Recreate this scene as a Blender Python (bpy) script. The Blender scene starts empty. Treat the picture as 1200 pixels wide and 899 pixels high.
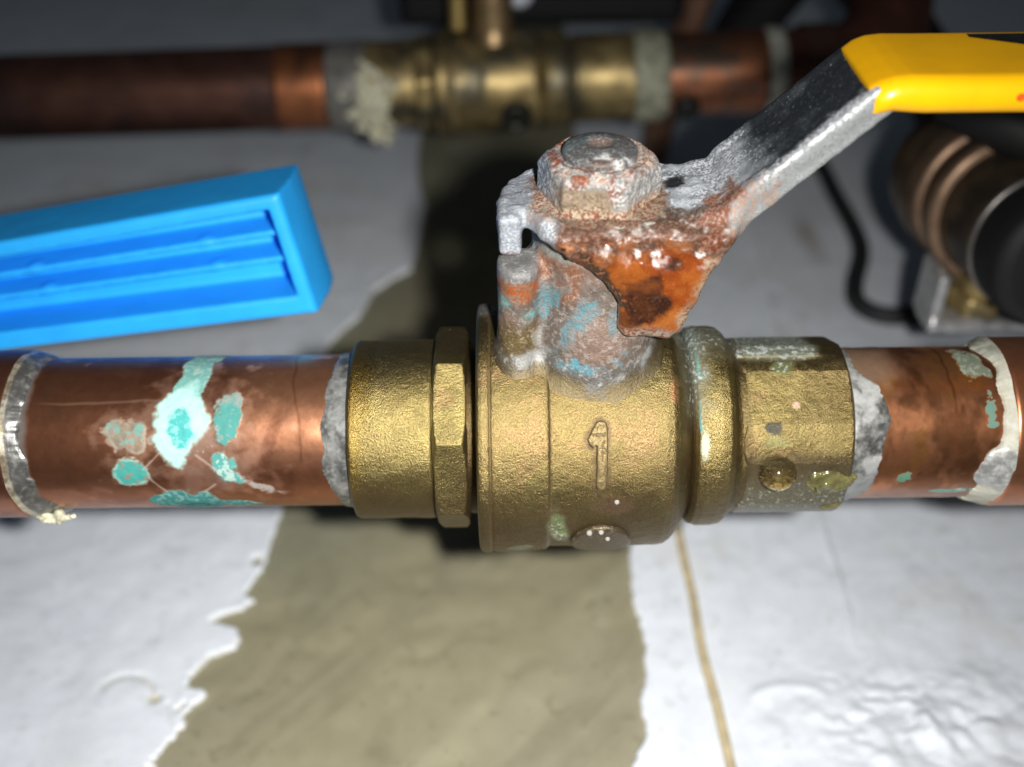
import bpy, math
import numpy as np
from mathutils import Matrix, Vector

# ------------------------------------------------------------------ camera, world, flash, exposure
# World: metres. X runs along the near pipe, Z along the valve stem, Y away from the viewer.
# Origin: on the near pipe's axis right under the stem.  Shapes are written in millimetres.
MM = 0.001
scene = bpy.context.scene
col = scene.collection

PITCH, ROLL = math.radians(37.0), math.radians(-0.75)
CAM = np.array([-11.18, -125.53, 102.61])
fw = np.array([0, math.cos(PITCH), -math.sin(PITCH)])
up0 = np.array([0, math.sin(PITCH), math.cos(PITCH)])
rt0 = np.array([1.0, 0, 0])
rt = rt0 * math.cos(ROLL) + up0 * math.sin(ROLL)
up = -rt0 * math.sin(ROLL) + up0 * math.cos(ROLL)

cd = bpy.data.cameras.new('camera')
cam = bpy.data.objects.new('camera', cd)
col.objects.link(cam)
R3 = Matrix((tuple(rt), tuple(up), tuple(-fw))).transposed()
cam.matrix_world = Matrix.Translation(Vector(CAM * MM)) @ R3.to_4x4()
cd.sensor_width = 36.0
cd.lens = 36.0 * 1295.0 / 1200.0
cd.clip_start, cd.clip_end = 0.005, 20.0
cd.dof.use_dof = True
cd.dof.focus_distance = 0.1435
cd.dof.aperture_fstop = 12.5
scene.camera = cam

world = bpy.data.worlds.new('World')
scene.world = world
world.use_nodes = True
bg = world.node_tree.nodes['Background']
bg.inputs['Color'].default_value = (0.66, 0.82, 1.0, 1)
bg.inputs['Strength'].default_value = 0.024

# the phone's flash: a small lamp beside the lens
ld = bpy.data.lights.new('phone_flash', 'AREA')
ld.shape = 'DISK'
ld.size = 0.007
ld.energy = 0.29
ld.spread = math.radians(112)
ld.color = (1.0, 0.985, 0.96)
flash = bpy.data.objects.new('phone_flash', ld)
col.objects.link(flash)
fpos = CAM + rt * 17.0 + up * 2.5
aim = np.array([-26.0, 2.0, -62.0]) - fpos
flash.location = Vector(fpos * MM)
flash.rotation_euler = Vector(aim).to_track_quat('-Z', 'Y').to_euler()

vs = scene.view_settings
vs.view_transform = 'Standard'
vs.look = 'None'
vs.exposure = 0.0
vs.gamma = 1.0
vs.use_curve_mapping = False
scene.cycles.use_denoising = True
scene.cycles.max_bounces = 8

# ------------------------------------------------------------------ numpy noise
def _h(i, j, k, seed):
    n = (i.astype(np.uint32) * np.uint32(374761393) + j.astype(np.uint32) * np.uint32(668265263)
         + k.astype(np.uint32) * np.uint32(2246822519) + np.uint32((seed * 3266489917) & 0xffffffff))
    n = (n ^ (n >> np.uint32(13))) * np.uint32(1274126177)
    n = n ^ (n >> np.uint32(16))
    return (n & np.uint32(0xffffff)).astype(np.float32) / np.float32(0xffffff)

def vnoise(P, seed=0):
    F = np.floor(P)
    f = (P - F).astype(np.float32)
    f = f * f * (3 - 2 * f)
    I = F.astype(np.int64)
    x, y, z = I[:, 0], I[:, 1], I[:, 2]
    fx, fy, fz = f[:, 0], f[:, 1], f[:, 2]
    def c(a, b, d):
        return _h(x + a, y + b, z + d, seed)
    x00 = c(0, 0, 0) * (1 - fx) + c(1, 0, 0) * fx
    x10 = c(0, 1, 0) * (1 - fx) + c(1, 1, 0) * fx
    x01 = c(0, 0, 1) * (1 - fx) + c(1, 0, 1) * fx
    x11 = c(0, 1, 1) * (1 - fx) + c(1, 1, 1) * fx
    return ((x00 * (1 - fy) + x10 * fy) * (1 - fz) + (x01 * (1 - fy) + x11 * fy) * fz) * 2 - 1

def fbm(P, size, octv=4, seed=0):
    """noise about -1..1 whose largest lumps are `size` mm"""
    P = np.asarray(P, dtype=np.float64) / size + 100.0 + seed * 7.31
    s = np.zeros(len(P), np.float32)
    a, t = 1.0, 0.0
    for o in range(octv):
        s += a * vnoise(P, seed + o * 17)
        t += a
        a *= 0.55
        P = P * 2.03
    return s / t * 1.5

def ss(a, b, x):
    t = np.clip((x - a) / (b - a), 0, 1)
    return t * t * (3 - 2 * t)

def sstep1(a, b, x):
    return float(ss(a, b, np.array([x]))[0])

# ------------------------------------------------------------------ materials
def attr_material(name, speck=2.2, grain=3.0, grain_mm=0.05, var=0.18, coat=0.0, stretch=(1, 1, 1), fine=9.0, sharp=0.045, spec=0.5, rvar=0.35):
    """Wear is carried by the mesh (col, col2, pbr); the nodes break it up into grain, specks and relief."""
    m = bpy.data.materials.new(name)
    m.use_nodes = True
    nt = m.node_tree
    N, L = nt.nodes, nt.links
    bs = N['Principled BSDF']
    def attr(n):
        a = N.new('ShaderNodeAttribute'); a.attribute_name = n
        return a
    a1, a2, a3 = attr('col'), attr('col2'), attr('pbr')
    tc = N.new('ShaderNodeTexCoord')
    mp = N.new('ShaderNodeMapping'); mp.inputs['Scale'].default_value = tuple(1000.0 * s for s in stretch)
    L.new(tc.outputs['Object'], mp.inputs['Vector'])
    def noise(sc, det, rough=0.6):
        n = N.new('ShaderNodeTexNoise')
        n.inputs['Scale'].default_value = sc; n.inputs['Detail'].default_value = det; n.inputs['Roughness'].default_value = rough
        L.new(mp.outputs['Vector'], n.inputs['Vector'])
        return n
    def math_(op, a, b):
        k = N.new('ShaderNodeMath'); k.operation = op
        for i, v in enumerate((a, b)):
            if isinstance(v, (int, float)): k.inputs[i].default_value = v
            else: L.new(v, k.inputs[i])
        return k.outputs[0]
    n1 = noise(speck, 5)
    # specks of the second colour where the noise passes the mesh's threshold
    thr = N.new('ShaderNodeMapRange')
    L.new(a1.outputs['Alpha'], thr.inputs['Value'])
    thr.inputs['To Min'].default_value = 0.80; thr.inputs['To Max'].default_value = 0.20
    fac = N.new('ShaderNodeMapRange')
    fac.interpolation_type = 'SMOOTHSTEP'
    L.new(n1.outputs['Fac'], fac.inputs['Value'])
    L.new(math_('SUBTRACT', thr.outputs[0], sharp), fac.inputs['From Min'])
    L.new(math_('ADD', thr.outputs[0], sharp), fac.inputs['From Max'])
    mx = N.new('ShaderNodeMix'); mx.data_type = 'RGBA'
    L.new(fac.outputs[0], mx.inputs[0]); L.new(a1.outputs['Color'], mx.inputs[6]); L.new(a2.outputs['Color'], mx.inputs[7])
    n2 = noise(grain, 4, 0.65)
    vr = N.new('ShaderNodeMapRange'); L.new(n2.outputs['Fac'], vr.inputs['Value'])
    vr.inputs['From Min'].default_value = 0.25; vr.inputs['From Max'].default_value = 0.75
    vr.inputs['To Min'].default_value = 1 - var; vr.inputs['To Max'].default_value = 1 + var
    mul = N.new('ShaderNodeVectorMath'); mul.operation = 'SCALE'
    L.new(mx.outputs[2], mul.inputs[0]); L.new(vr.outputs[0], mul.inputs['Scale'])
    L.new(mul.outputs[0], bs.inputs['Base Color'])
    sp = N.new('ShaderNodeSeparateColor'); L.new(a3.outputs['Color'], sp.inputs[0])
    # specks are oxide: not metal
    L.new(math_('MULTIPLY', sp.outputs[0], math_('SUBTRACT', 1.0, math_('MULTIPLY', fac.outputs[0], 0.8))), bs.inputs['Metallic'])
    ro = math_('ADD', sp.outputs[1], math_('MULTIPLY', math_('SUBTRACT', n2.outputs['Fac'], 0.5), rvar))
    L.new(ro, bs.inputs['Roughness'])
    n3 = noise(fine, 2, 0.5)
    hgt = math_('MULTIPLY', math_('ADD', math_('ADD', n2.outputs['Fac'], math_('MULTIPLY', n3.outputs['Fac'], 0.35)), math_('MULTIPLY', fac.outputs[0], 0.5)), sp.outputs[2])
    bp = N.new('ShaderNodeBump'); bp.inputs['Strength'].default_value = 1.0; bp.inputs['Distance'].default_value = grain_mm * MM
    L.new(hgt, bp.inputs['Height']); L.new(bp.outputs[0], bs.inputs['Normal'])
    bs.inputs['Coat Weight'].default_value = coat
    bs.inputs['Coat Roughness'].default_value = 0.12
    bs.inputs['Specular IOR Level'].default_value = spec
    return m

def plain(name, c, rough=0.5, metal=0.0, trans=0.0, ior=1.45, var=0.12, size=1.5, bump=0.02, coat=0.0, other=None):
    m = bpy.data.materials.new(name)
    m.use_nodes = True
    nt = m.node_tree; N, L = nt.nodes, nt.links
    bs = N['Principled BSDF']
    tc = N.new('ShaderNodeTexCoord')
    n = N.new('ShaderNodeTexNoise'); n.inputs['Scale'].default_value = 1000.0 / size; n.inputs['Detail'].default_value = 5
    L.new(tc.outputs['Object'], n.inputs['Vector'])
    r = N.new('ShaderNodeValToRGB')
    r.color_ramp.elements[0].position, r.color_ramp.elements[1].position = 0.3, 0.7
    r.color_ramp.elements[0].color = (*[x * (1 - var) for x in c], 1)
    r.color_ramp.elements[1].color = (*[min(1, x * (1 + var)) for x in c], 1)
    L.new(n.outputs['Fac'], r.inputs[0])
    if other is None:
        L.new(r.outputs[0], bs.inputs['Base Color'])
    else:                                   # blotches of a second colour
        n2 = N.new('ShaderNodeTexNoise'); n2.inputs['Scale'].default_value = 1000.0 / (size * 2.2); n2.inputs['Detail'].default_value = 6
        L.new(tc.outputs['Object'], n2.inputs['Vector'])
        r2 = N.new('ShaderNodeMapRange'); r2.inputs['From Min'].default_value = 0.48; r2.inputs['From Max'].default_value = 0.60
        L.new(n2.outputs['Fac'], r2.inputs['Value'])
        mx = N.new('ShaderNodeMix'); mx.data_type = 'RGBA'
        L.new(r2.outputs[0], mx.inputs[0]); L.new(r.outputs[0], mx.inputs[6]); mx.inputs[7].default_value = (*other, 1)
        L.new(mx.outputs[2], bs.inputs['Base Color'])
    bs.inputs['Roughness'].default_value = rough
    bs.inputs['Metallic'].default_value = metal
    bs.inputs['Transmission Weight'].default_value = trans
    bs.inputs['IOR'].default_value = ior
    bs.inputs['Coat Weight'].default_value = coat
    if bump:
        b = N.new('ShaderNodeBump'); b.inputs['Strength'].default_value = 1; b.inputs['Distance'].default_value = bump * MM
        L.new(n.outputs['Fac'], b.inputs['Height']); L.new(b.outputs[0], bs.inputs['Normal'])
    return m

M = {
    'brass': attr_material('cast_brass', speck=1.6, grain=4.2, grain_mm=0.13, var=0.42, fine=9.0),
    'copper': attr_material('tarnished_copper', speck=1.3, grain=0.7, grain_mm=0.016, var=0.09, stretch=(0.8, 0.8, 0.8), fine=3.5, rvar=0.10),
    'solder': attr_material('oxidised_solder', speck=0.9, grain=1.1, grain_mm=0.02, var=0.12, sharp=0.22, rvar=0.15),
    'zinc': attr_material('corroded_zinc_plate', speck=2.6, grain=4.0, grain_mm=0.07, var=0.25, sharp=0.06),
    'rusty': attr_material('rusted_nut_steel', speck=2.4, grain=3.6, grain_mm=0.11, var=0.28, sharp=0.07),
    'housing': attr_material('stained_housing_brass', speck=1.3, grain=2.8, grain_mm=0.10, var=0.25, sharp=0.10),
    'floor': attr_material('floor_coating', speck=0.3, grain=0.25, grain_mm=0.12, var=0.05, fine=1.2),
    'yellow': plain('yellow_vinyl', (0.85, 0.43, 0.003), rough=0.30, var=0.06, size=5, bump=0.03),
    'print': plain('black_print', (0.012, 0.012, 0.012), rough=0.4, var=0.5, size=0.8, bump=0),
    'blue': plain('blue_plastic', (0.02, 0.40, 0.96), rough=0.45, var=0.06, size=5, bump=0.06),
    'drop': plain('water_drop', (0.95, 0.88, 0.62), rough=0.10, trans=1.0, ior=1.36, var=0.03, bump=0),
    'bead': plain('bead_of_water', (0.45, 0.43, 0.38), rough=0.10, trans=0.4, ior=1.33, var=0.05, bump=0),  # pale body colour stands in for the beads' glints
    'flux': plain('flux_resin', (0.36, 0.33, 0.13), rough=0.12, trans=0.72, ior=1.42, var=0.5, size=2.0, bump=0.08),
    'black': plain('black_rubber', (0.0035, 0.0035, 0.004), rough=0.65, var=0.2, size=3),
    'strand': plain('black_strand', (0.02, 0.02, 0.021), rough=0.6, var=0.2, size=3),
    'oldbrass': plain('old_brass', (0.36, 0.27, 0.12), rough=0.45, metal=0.75, var=0.45, size=5, bump=0.2, other=(0.13, 0.115, 0.075)),
    'bronze': plain('dull_bronze', (0.11, 0.078, 0.048), rough=0.45, metal=0.7, var=0.35, size=4, bump=0.08, other=(0.05, 0.04, 0.03)),
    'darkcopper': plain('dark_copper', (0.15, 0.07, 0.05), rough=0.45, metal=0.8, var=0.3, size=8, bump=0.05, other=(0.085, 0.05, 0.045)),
    'steel': plain('grey_zinc_steel', (0.45, 0.45, 0.45), rough=0.35, metal=0.6, var=0.3, size=3, bump=0.06),
    'whitecap': plain('white_plastic', (0.72, 0.78, 0.85), rough=0.35, var=0.05, size=4),
    'tan': plain('tan_sealant', (0.56, 0.46, 0.28), rough=0.6, var=0.2, size=3, bump=0.2),
    'chalk': plain('chalky_crust', (0.62, 0.60, 0.44), rough=0.8, var=0.3, size=1.5, bump=0.3),
}

# ------------------------------------------------------------------ mesh helpers
def mesh_from(name, V, Q, attrs=None, mat=None, parent=None, smooth=True):
    """V in mm (n,3), Q quads (m,4) (or tris)"""
    me = bpy.data.meshes.new(name)
    V = np.asarray(V, np.float32) * MM
    Q = np.asarray(Q, np.int32)
    k = Q.shape[1]
    me.vertices.add(len(V)); me.vertices.foreach_set('co', V.ravel())
    me.loops.add(Q.size); me.loops.foreach_set('vertex_index', Q.ravel())
    me.polygons.add(len(Q)); me.polygons.foreach_set('loop_start', np.arange(0, Q.size, k, dtype=np.int32))
    me.update(calc_edges=True)
    if smooth:
        me.polygons.foreach_set('use_smooth', np.ones(len(Q), bool))
    if attrs:
        n = len(V)
        for key in ('col', 'col2', 'pbr'):
            a = me.attributes.new(key, 'FLOAT_COLOR', 'POINT')
            buf = np.ones((n, 4), np.float32)
            buf[:, :3] = attrs[key]
            if key == 'col': buf[:, 3] = attrs['mix']
            a.data.foreach_set('color', buf.ravel())
    me.validate()
    o = bpy.data.objects.new(name, me)
    col.objects.link(o)
    if mat: me.materials.append(mat if not isinstance(mat, str) else M[mat])
    if parent is not None: o.parent = parent
    return o

def thing(name, label, cat, group=None):
    o = bpy.data.objects.new(name, None)
    o.empty_display_size = 0.005
    col.objects.link(o)
    o['label'] = label; o['category'] = cat
    if group: o['group'] = group
    return o

def tag(o, label, cat, group=None):
    o['label'] = label; o['category'] = cat
    if group: o['group'] = group
    return o

class Paint:
    """layers of colour on n vertices"""
    def __init__(s, n, c, met, rough, bump, c2=None, mix=0.0):
        s.col = np.tile(np.array(c, np.float32), (n, 1)); s.met = np.full(n, met, np.float32)
        s.rgh = np.full(n, rough, np.float32); s.bmp = np.full(n, bump, np.float32)
        s.c2 = np.tile(np.array(c2 if c2 is not None else c, np.float32), (n, 1)); s.mix = np.full(n, mix, np.float32)
    def lay(s, m, c=None, met=None, rough=None, bump=None, c2=None, mix=None):
        m = np.clip(m, 0, 1).astype(np.float32)
        def bl(a, v):
            return a * (1 - m) + np.float32(v) * m
        if c is not None:
            c = np.asarray(c, np.float32)
            s.col = s.col * (1 - m[:, None]) + c * m[:, None]
        if c2 is not None: s.c2 = s.c2 * (1 - m[:, None]) + np.asarray(c2, np.float32) * m[:, None]
        if met is not None: s.met = bl(s.met, met)
        if rough is not None: s.rgh = bl(s.rgh, rough)
        if bump is not None: s.bmp = bl(s.bmp, bump)
        if mix is not None: s.mix = bl(s.mix, mix)
        return s
    def attrs(s):
        return {'col': s.col, 'col2': s.c2, 'mix': np.clip(s.mix, 0, 1), 'pbr': np.stack([s.met, s.rgh, s.bmp], 1)}

def grid_quads(n, m, wrap):
    i = np.arange(n - 1)[:, None]
    j = np.arange(m if wrap else m - 1)[None, :]
    j2 = (j + 1) % m
    return np.stack([i * m + j + 0 * j, (i + 1) * m + j, (i + 1) * m + j2, i * m + j2], -1).reshape(-1, 4)

def phis(nd, nc):
    a = np.linspace(-75, 145, nd); b = np.linspace(145, 285, nc)[1:-1]
    return np.radians(np.concatenate([a, b]))

def dens(prof, step):
    """densify a (x,r) polyline"""
    out = [prof[0]]
    for (x0, r0), (x1, r1) in zip(prof[:-1], prof[1:]):
        n = max(1, int(math.ceil(math.hypot(x1 - x0, r1 - r0) / step)))
        for k in range(1, n + 1):
            t = k / n
            out.append((x0 + (x1 - x0) * t, r0 + (r1 - r0) * t))
    return np.array(out)

def lathe(name, prof, ph, mat, parent, paint, step=0.25, shape=None, dispf=None):
    """Turned part about the X axis. shape(x, r, phi)->r ; dispf(P)->mm ; paint(P, X, PHI)->Paint"""
    pr = dens(prof, step)
    X = np.repeat(pr[:, 0], len(ph)); R = np.repeat(pr[:, 1], len(ph)); PH = np.tile(ph, len(pr))
    if shape is not None: R = shape(X, R, PH)
    nrm = np.stack([0 * X, -np.cos(PH), np.sin(PH)], 1)
    P = np.stack([X, -R * np.cos(PH), R * np.sin(PH)], 1)
    if dispf is not None:
        P = P + nrm * dispf(P, X, PH)[:, None]
    PHw = (PH + math.pi) % (2 * math.pi) - math.pi
    pa = paint(P, X, PHw)
    return mesh_from(name, P, grid_quads(len(pr), len(ph), True), pa.attrs(), mat, parent)

def lathe_axis(name, prof, org, axis, mat, parent, n=48, smooth=True, poly=None):
    """plain turned part (t, r) about any axis; poly = number of flats"""
    a = np.array(axis, float); a /= np.linalg.norm(a)
    h = np.array([0, 0, 1.0]) if abs(a[2]) < 0.9 else np.array([1.0, 0, 0])
    u = np.cross(h, a); u /= np.linalg.norm(u); w = np.cross(a, u)
    th = np.linspace(0, 2 * math.pi, n, endpoint=False)
    pr = dens(prof, 1.2)
    pr = np.vstack([[pr[0, 0], 0.001], pr, [pr[-1, 0], 0.001]])
    T = np.repeat(pr[:, 0], n); R = np.repeat(pr[:, 1], n); TH = np.tile(th, len(pr))
    if poly:
        q = (TH + math.pi / poly) % (2 * math.pi / poly) - math.pi / poly
        R = R / np.cos(q)
    V = np.array(org) + T[:, None] * a + (R * np.cos(TH))[:, None] * u + (R * np.sin(TH))[:, None] * w
    return mesh_from(name, V, grid_quads(len(pr), n, True), None, mat, parent, smooth)

def tube(name, pts, r, mat, parent=None, n=16, sub=8):
    """round tube along a smooth path"""
    p = np.array(pts, float)
    ext = np.vstack([2 * p[0] - p[1], p, 2 * p[-1] - p[-2]])
    out = []
    for i in range(1, len(ext) - 2):
        for k in range(sub):
            t = k / sub
            a, b, c, d = ext[i - 1], ext[i], ext[i + 1], ext[i + 2]
            out.append(0.5 * ((2 * b) + (-a + c) * t + (2 * a - 5 * b + 4 * c - d) * t * t + (-a + 3 * b - 3 * c + d) * t ** 3))
    out.append(p[-1]); out = np.array(out)
    T = np.gradient(out, axis=0); T /= np.linalg.norm(T, axis=1)[:, None]
    ref = np.array([0.01, 0.02, 1.0])
    U = np.cross(ref, T); U /= np.linalg.norm(U, axis=1)[:, None]; W = np.cross(T, U)
    th = np.linspace(0, 2 * math.pi, n, endpoint=False)
    rr = np.full(len(out), r) if np.isscalar(r) else np.interp(np.linspace(0, 1, len(out)), np.linspace(0, 1, len(r)), r)
    V = out[:, None, :] + rr[:, None, None] * (np.cos(th)[None, :, None] * U[:, None, :] + np.sin(th)[None, :, None] * W[:, None, :])
    return mesh_from(name, V.reshape(-1, 3), grid_quads(len(out), n, True), None, mat, parent)

# ---- signed distance shapes and surface nets
def smin(a, b, k):
    h = np.clip(0.5 + 0.5 * (b - a) / k, 0, 1)
    return b * (1 - h) + a * h - k * h * (1 - h)
def smax(a, b, k): return -smin(-a, -b, k)
def sbox(P, c, hsize, r=0.0):
    q = np.abs(P - np.array(c)) - (np.array(hsize) - r)
    return np.linalg.norm(np.maximum(q, 0), axis=1) + np.minimum(q.max(1), 0) - r
def poly2(U, W, pts):
    """2D polygon distance"""
    pts = np.array(pts, float)
    d = np.full(len(U), 1e9); s = np.ones(len(U))
    n = len(pts); j = n - 1
    for i in range(n):
        ex, ey = pts[j] - pts[i]
        wx, wy = U - pts[i, 0], W - pts[i, 1]
        t = np.clip((wx * ex + wy * ey) / (ex * ex + ey * ey), 0, 1)
        bx, by = wx - ex * t, wy - ey * t
        d = np.minimum(d, bx * bx + by * by)
        c1 = W >= pts[i, 1]; c2 = W < pts[j, 1]; c3 = ex * wy > ey * wx
        fl = (c1 & c2 & c3) | (~c1 & ~c2 & ~c3)
        s = np.where(fl, -s, s); j = i
    return s * np.sqrt(d)
def extrude(d2, h, half, r=0.0):
    a, b = d2 + r, np.abs(h) - half + r
    return np.minimum(np.maximum(a, b), 0) + np.sqrt(np.maximum(a, 0) ** 2 + np.maximum(b, 0) ** 2) - r

def surfnets(f, lo, hi, h, newton=2):
    lo, hi = np.array(lo, float), np.array(hi, float)
    n = np.ceil((hi - lo) / h).astype(int) + 1
    ax = [lo[i] + h * np.arange(n[i]) for i in range(3)]
    F = np.empty(n)
    YZ = np.stack(np.meshgrid(ax[1], ax[2], indexing='ij'), -1).reshape(-1, 2)
    CH = max(1, int(400000 / len(YZ)))
    for i in range(0, n[0], CH):
        xs = ax[0][i:i + CH]
        P = np.concatenate([np.repeat(xs, len(YZ))[:, None], np.tile(YZ, (len(xs), 1))], 1)
        F[i:i + CH] = f(P).reshape(len(xs), n[1], n[2])
    S = F < 0
    c = np.zeros(n - 1, int)
    cs = [(a, b, d) for a in (0, 1) for b in (0, 1) for d in (0, 1)]
    sl = lambda A, o: A[o[0]:A.shape[0] - 1 + o[0], o[1]:A.shape[1] - 1 + o[1], o[2]:A.shape[2] - 1 + o[2]]
    for o in cs: c += sl(S, o)
    act = (c > 0) & (c < 8)
    idx = -np.ones(n - 1, int); I = np.argwhere(act); idx[act] = np.arange(len(I))
    acc = np.zeros((len(I), 3)); cnt = np.zeros(len(I))
    for o in cs:
        for k in range(3):
            if o[k]: continue
            o2 = list(o); o2[k] = 1
            fa = F[I[:, 0] + o[0], I[:, 1] + o[1], I[:, 2] + o[2]]; fb = F[I[:, 0] + o2[0], I[:, 1] + o2[1], I[:, 2] + o2[2]]
            mk = (fa < 0) != (fb < 0)
            t = np.where(mk, fa / np.where(mk, fa - fb, 1), 0)
            p = np.tile(np.array(o, float), (len(I), 1)); p[:, k] = t
            acc += p * mk[:, None]; cnt += mk
    V = lo + (I + acc / cnt[:, None]) * h
    quads = []
    for k in range(3):
        u, w = [(1, 2), (2, 0), (0, 1)][k]
        A = S.take(range(0, n[k] - 1), k); B = S.take(range(1, n[k]), k)
        E = np.argwhere(A != B)
        ok = (E[:, u] > 0) & (E[:, w] > 0) & (E[:, u] < n[u] - 1) & (E[:, w] < n[w] - 1)
        E = E[ok]; fl = A[E[:, 0], E[:, 1], E[:, 2]]
        def cell(du, dw):
            Q = E.copy(); Q[:, u] -= du; Q[:, w] -= dw
            return idx[Q[:, 0], Q[:, 1], Q[:, 2]]
        q = np.stack([cell(1, 1), cell(0, 1), cell(0, 0), cell(1, 0)], 1)
        q[~fl] = q[~fl][:, ::-1]
        quads.append(q)
    Q = np.vstack(quads)
    e = h * 0.3
    def grad(V):
        G = np.stack([(f(V + d) - f(V - d)) / (2 * e) for d in np.eye(3) * e], 1)
        return G
    for _ in range(newton):
        G = grad(V); v = f(V)
        V = V - np.clip(v / np.maximum((G * G).sum(1), 0.2), -0.4 * h, 0.4 * h)[:, None] * G
    G = grad(V)
    Nn = G / np.maximum(np.linalg.norm(G, axis=1), 1e-6)[:, None]
    return V, Q, Nn

# ================================================================== the setting: floor
def axis_grid(lo, hi, steps):
    """positions from lo to hi with step sizes given as (until, step)"""
    out = [lo]
    for until, st in steps:
        while out[-1] < min(until, hi) - 1e-6: out.append(out[-1] + st)
    return np.array(out)

def sheet(name, xs, ys, zf, paintf, mat, kind='structure'):
    X = np.repeat(xs, len(ys)); Y = np.tile(ys, len(xs))
    Z = zf(X, Y)
    P = np.stack([X, Y, Z], 1)
    q = grid_quads(len(xs), len(ys), False)
    o = mesh_from(name, P, q[:, ::-1] if False else q, paintf(P).attrs(), mat)
    o['kind'] = kind
    return o

FZ = -70.95
LEFT_EDGE = [(-30, -84), (-8.7, -76.8), (-5.3, -75.5), (0.3, -73.1), (4.5, -72.2), (7.7, -69.6), (8.6, -72.0), (9.2, -74.6), (12.1, -73.5), (16.5, -71.4), (18.3, -66.8), (20.6, -66.0),
             (23.4, -67.6), (25.2, -73.6), (27.2, -71.0), (28.5, -66.6), (30.7, -64.8), (32.4, -67.6), (35.8, -66.3), (39.1, -64.8), (47.3, -64.3), (56.5, -63.7), (90, -62.5), (122, -61.5),
             (130, -58), (137, -54), (150, -51.5), (157, -46), (162, -41), (203, -38.7), (225, -43), (249, -44), (300, -43), (470, -44)]
RIGHT_EDGE = [(-30, 8), (-9.9, 9.1), (-6.5, 10.6), (-3.1, 12.6), (2.5, 11.9), (10.3, 13.5), (21.9, 14.2), (29.9, 12.9), (43.3, 13.8), (80, 13.2), (130, 14.5), (200, 13), (470, 15)]

def paint_cement(P):
    p = Paint(len(P), (0.275, 0.25, 0.158), 0.0, 0.6, 0.3, c2=(0.235, 0.215, 0.135), mix=0.3)
    n = fbm(P, 30, 4, 3)
    p.lay(ss(-0.1, 0.7, n), (0.30, 0.275, 0.19))
    p.lay(ss(0.1, 0.7, fbm(P * [1, 0.5, 1], 14, 4, 5)) * 0.6, (0.195, 0.178, 0.115))
    D_ = P @ np.array([[0.75, 0.45, 0], [-0.66, 0.5, 0], [0, 0, 1]])
    p.lay(ss(0.05, 0.6, fbm(D_ * [1, 0.22, 1], 9, 4, 4)) * 0.55, (0.20, 0.185, 0.12))
    p.lay(ss(0.1, 0.7, fbm(D_ * [1, 0.3, 1], 16, 3, 6)) * 0.5, (0.345, 0.32, 0.215))
    # a greener damp band along the left side of the strip
    p.lay(ss(20, 55, P[:, 1]) * ss(-20, -60, P[:, 0]) * 0.5, (0.20, 0.21, 0.15), rough=0.45)
    return p
def z_cement(X, Y):
    P = np.stack([X, Y, 0 * X], 1)
    ridge = np.abs(fbm(P @ np.array([[0.8, 0.35, 0], [-0.5, 0.8, 0], [0, 0, 1]]), 26, 3, 8))
    return FZ + 0.4 * fbm(P, 40, 3, 7) - 0.35 * ss(0.3, 0.0, ridge)
floor = sheet('floor', axis_grid(-330, 330, [(-100, 6), (40, 0.8), (330, 6)]), axis_grid(-60, 560, [(130, 0.8), (560, 5)]), z_cement, paint_cement, 'floor')

def edge_at(tab, Y, seed, amp):
    t = np.array(tab)
    e = np.interp(Y, t[:, 0], t[:, 1])
    Q = np.stack([Y, 0 * Y + seed, 0 * Y], 1)
    return e + amp * fbm(Q, 2.2, 4, seed)

def coat_z(side):
    def f(X, Y):
        P = np.stack([X, Y, 0 * X], 1)
        wob = fbm(P, 1.6, 3, 21) * 0.7 + 0.55 * fbm(P, 0.9, 2, 22)
        if side < 0:
            d = edge_at(LEFT_EDGE, Y, 31, 0.25) - X + wob * (0.5 + 0.9 * ss(14, 6, Y)) * ss(60, 20, Y)     # >0 inside
            # gaps where crumbs broke off beside the lower edge
            hole = np.exp(-(((X + 76.5) / 3.2) ** 2 + ((Y - 4.5) / 1.6) ** 2)) + np.exp(-(((X + 80.5) / 2.2) ** 2 + ((Y - 0.3) / 1.2) ** 2)) * 0.8
            d = d - 6.0 * hole * (0.6 + 0.8 * fbm(P, 2.0, 3, 25))
        else:
            d = X - edge_at(RIGHT_EDGE, Y, 41, 0.45) + wob * 0.35
            for cx, cy, r in ((18.4, 37.5, 1.3), (17.5, 11.0, 0.9), (21.5, 13.0, 0.9), (19.0, 26, 0.5), (14.5, -9, 1.2)):
                d = d - 3.2 * np.exp(-(((X - cx) / r) ** 2 + ((Y - cy) / (r * 1.6)) ** 2)) * (1 + 0.5 * wob)
        z = -70.0 + 0.35 * fbm(P, 18, 3, 9) + 0.10 * fbm(P, 5, 3, 12)
        if side > 0:
            # trowelled lumps
            g = np.exp(-(((X - 62) / 19) ** 2 + ((Y + 1) / 10) ** 2))
            z = z + g * (4.2 * np.abs(fbm(P, 10, 3, 14)) + 1.3 * fbm(P, 5.0, 3, 15))
            z = z + 0.9 * ss(0.9, 0, np.abs(X - 57.5 + 0.06 * (54 - Y) + fbm(P, 9, 2, 16) * 0.6)) * ss(14, 24, Y)
            g2 = np.hypot(X - 40, (Y - 0) * 1.15)
            z = z + 0.5 * np.exp(-((g2 - 8) / 1.3) ** 2) * ss(-6, 6, Y)
        else:
            g2 = np.hypot((X + 85.5), (Y - 7) * 1.1)
            z = z - 0.55 * np.exp(-((g2 - 5.2) / 0.7) ** 2) * ss(4, 9, Y)
            for cx, cy, r in ((-79.4, 6.5, 0.8), (-66.6, 42, 1.2)):
                z = z - 1.3 * np.exp(-(((X - cx) / r) ** 2 + ((Y - cy) / r) ** 2))
        t = ss(-0.12, 0.2, d)
        return -73.4 * (1 - t) + z * t
    return f
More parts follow.
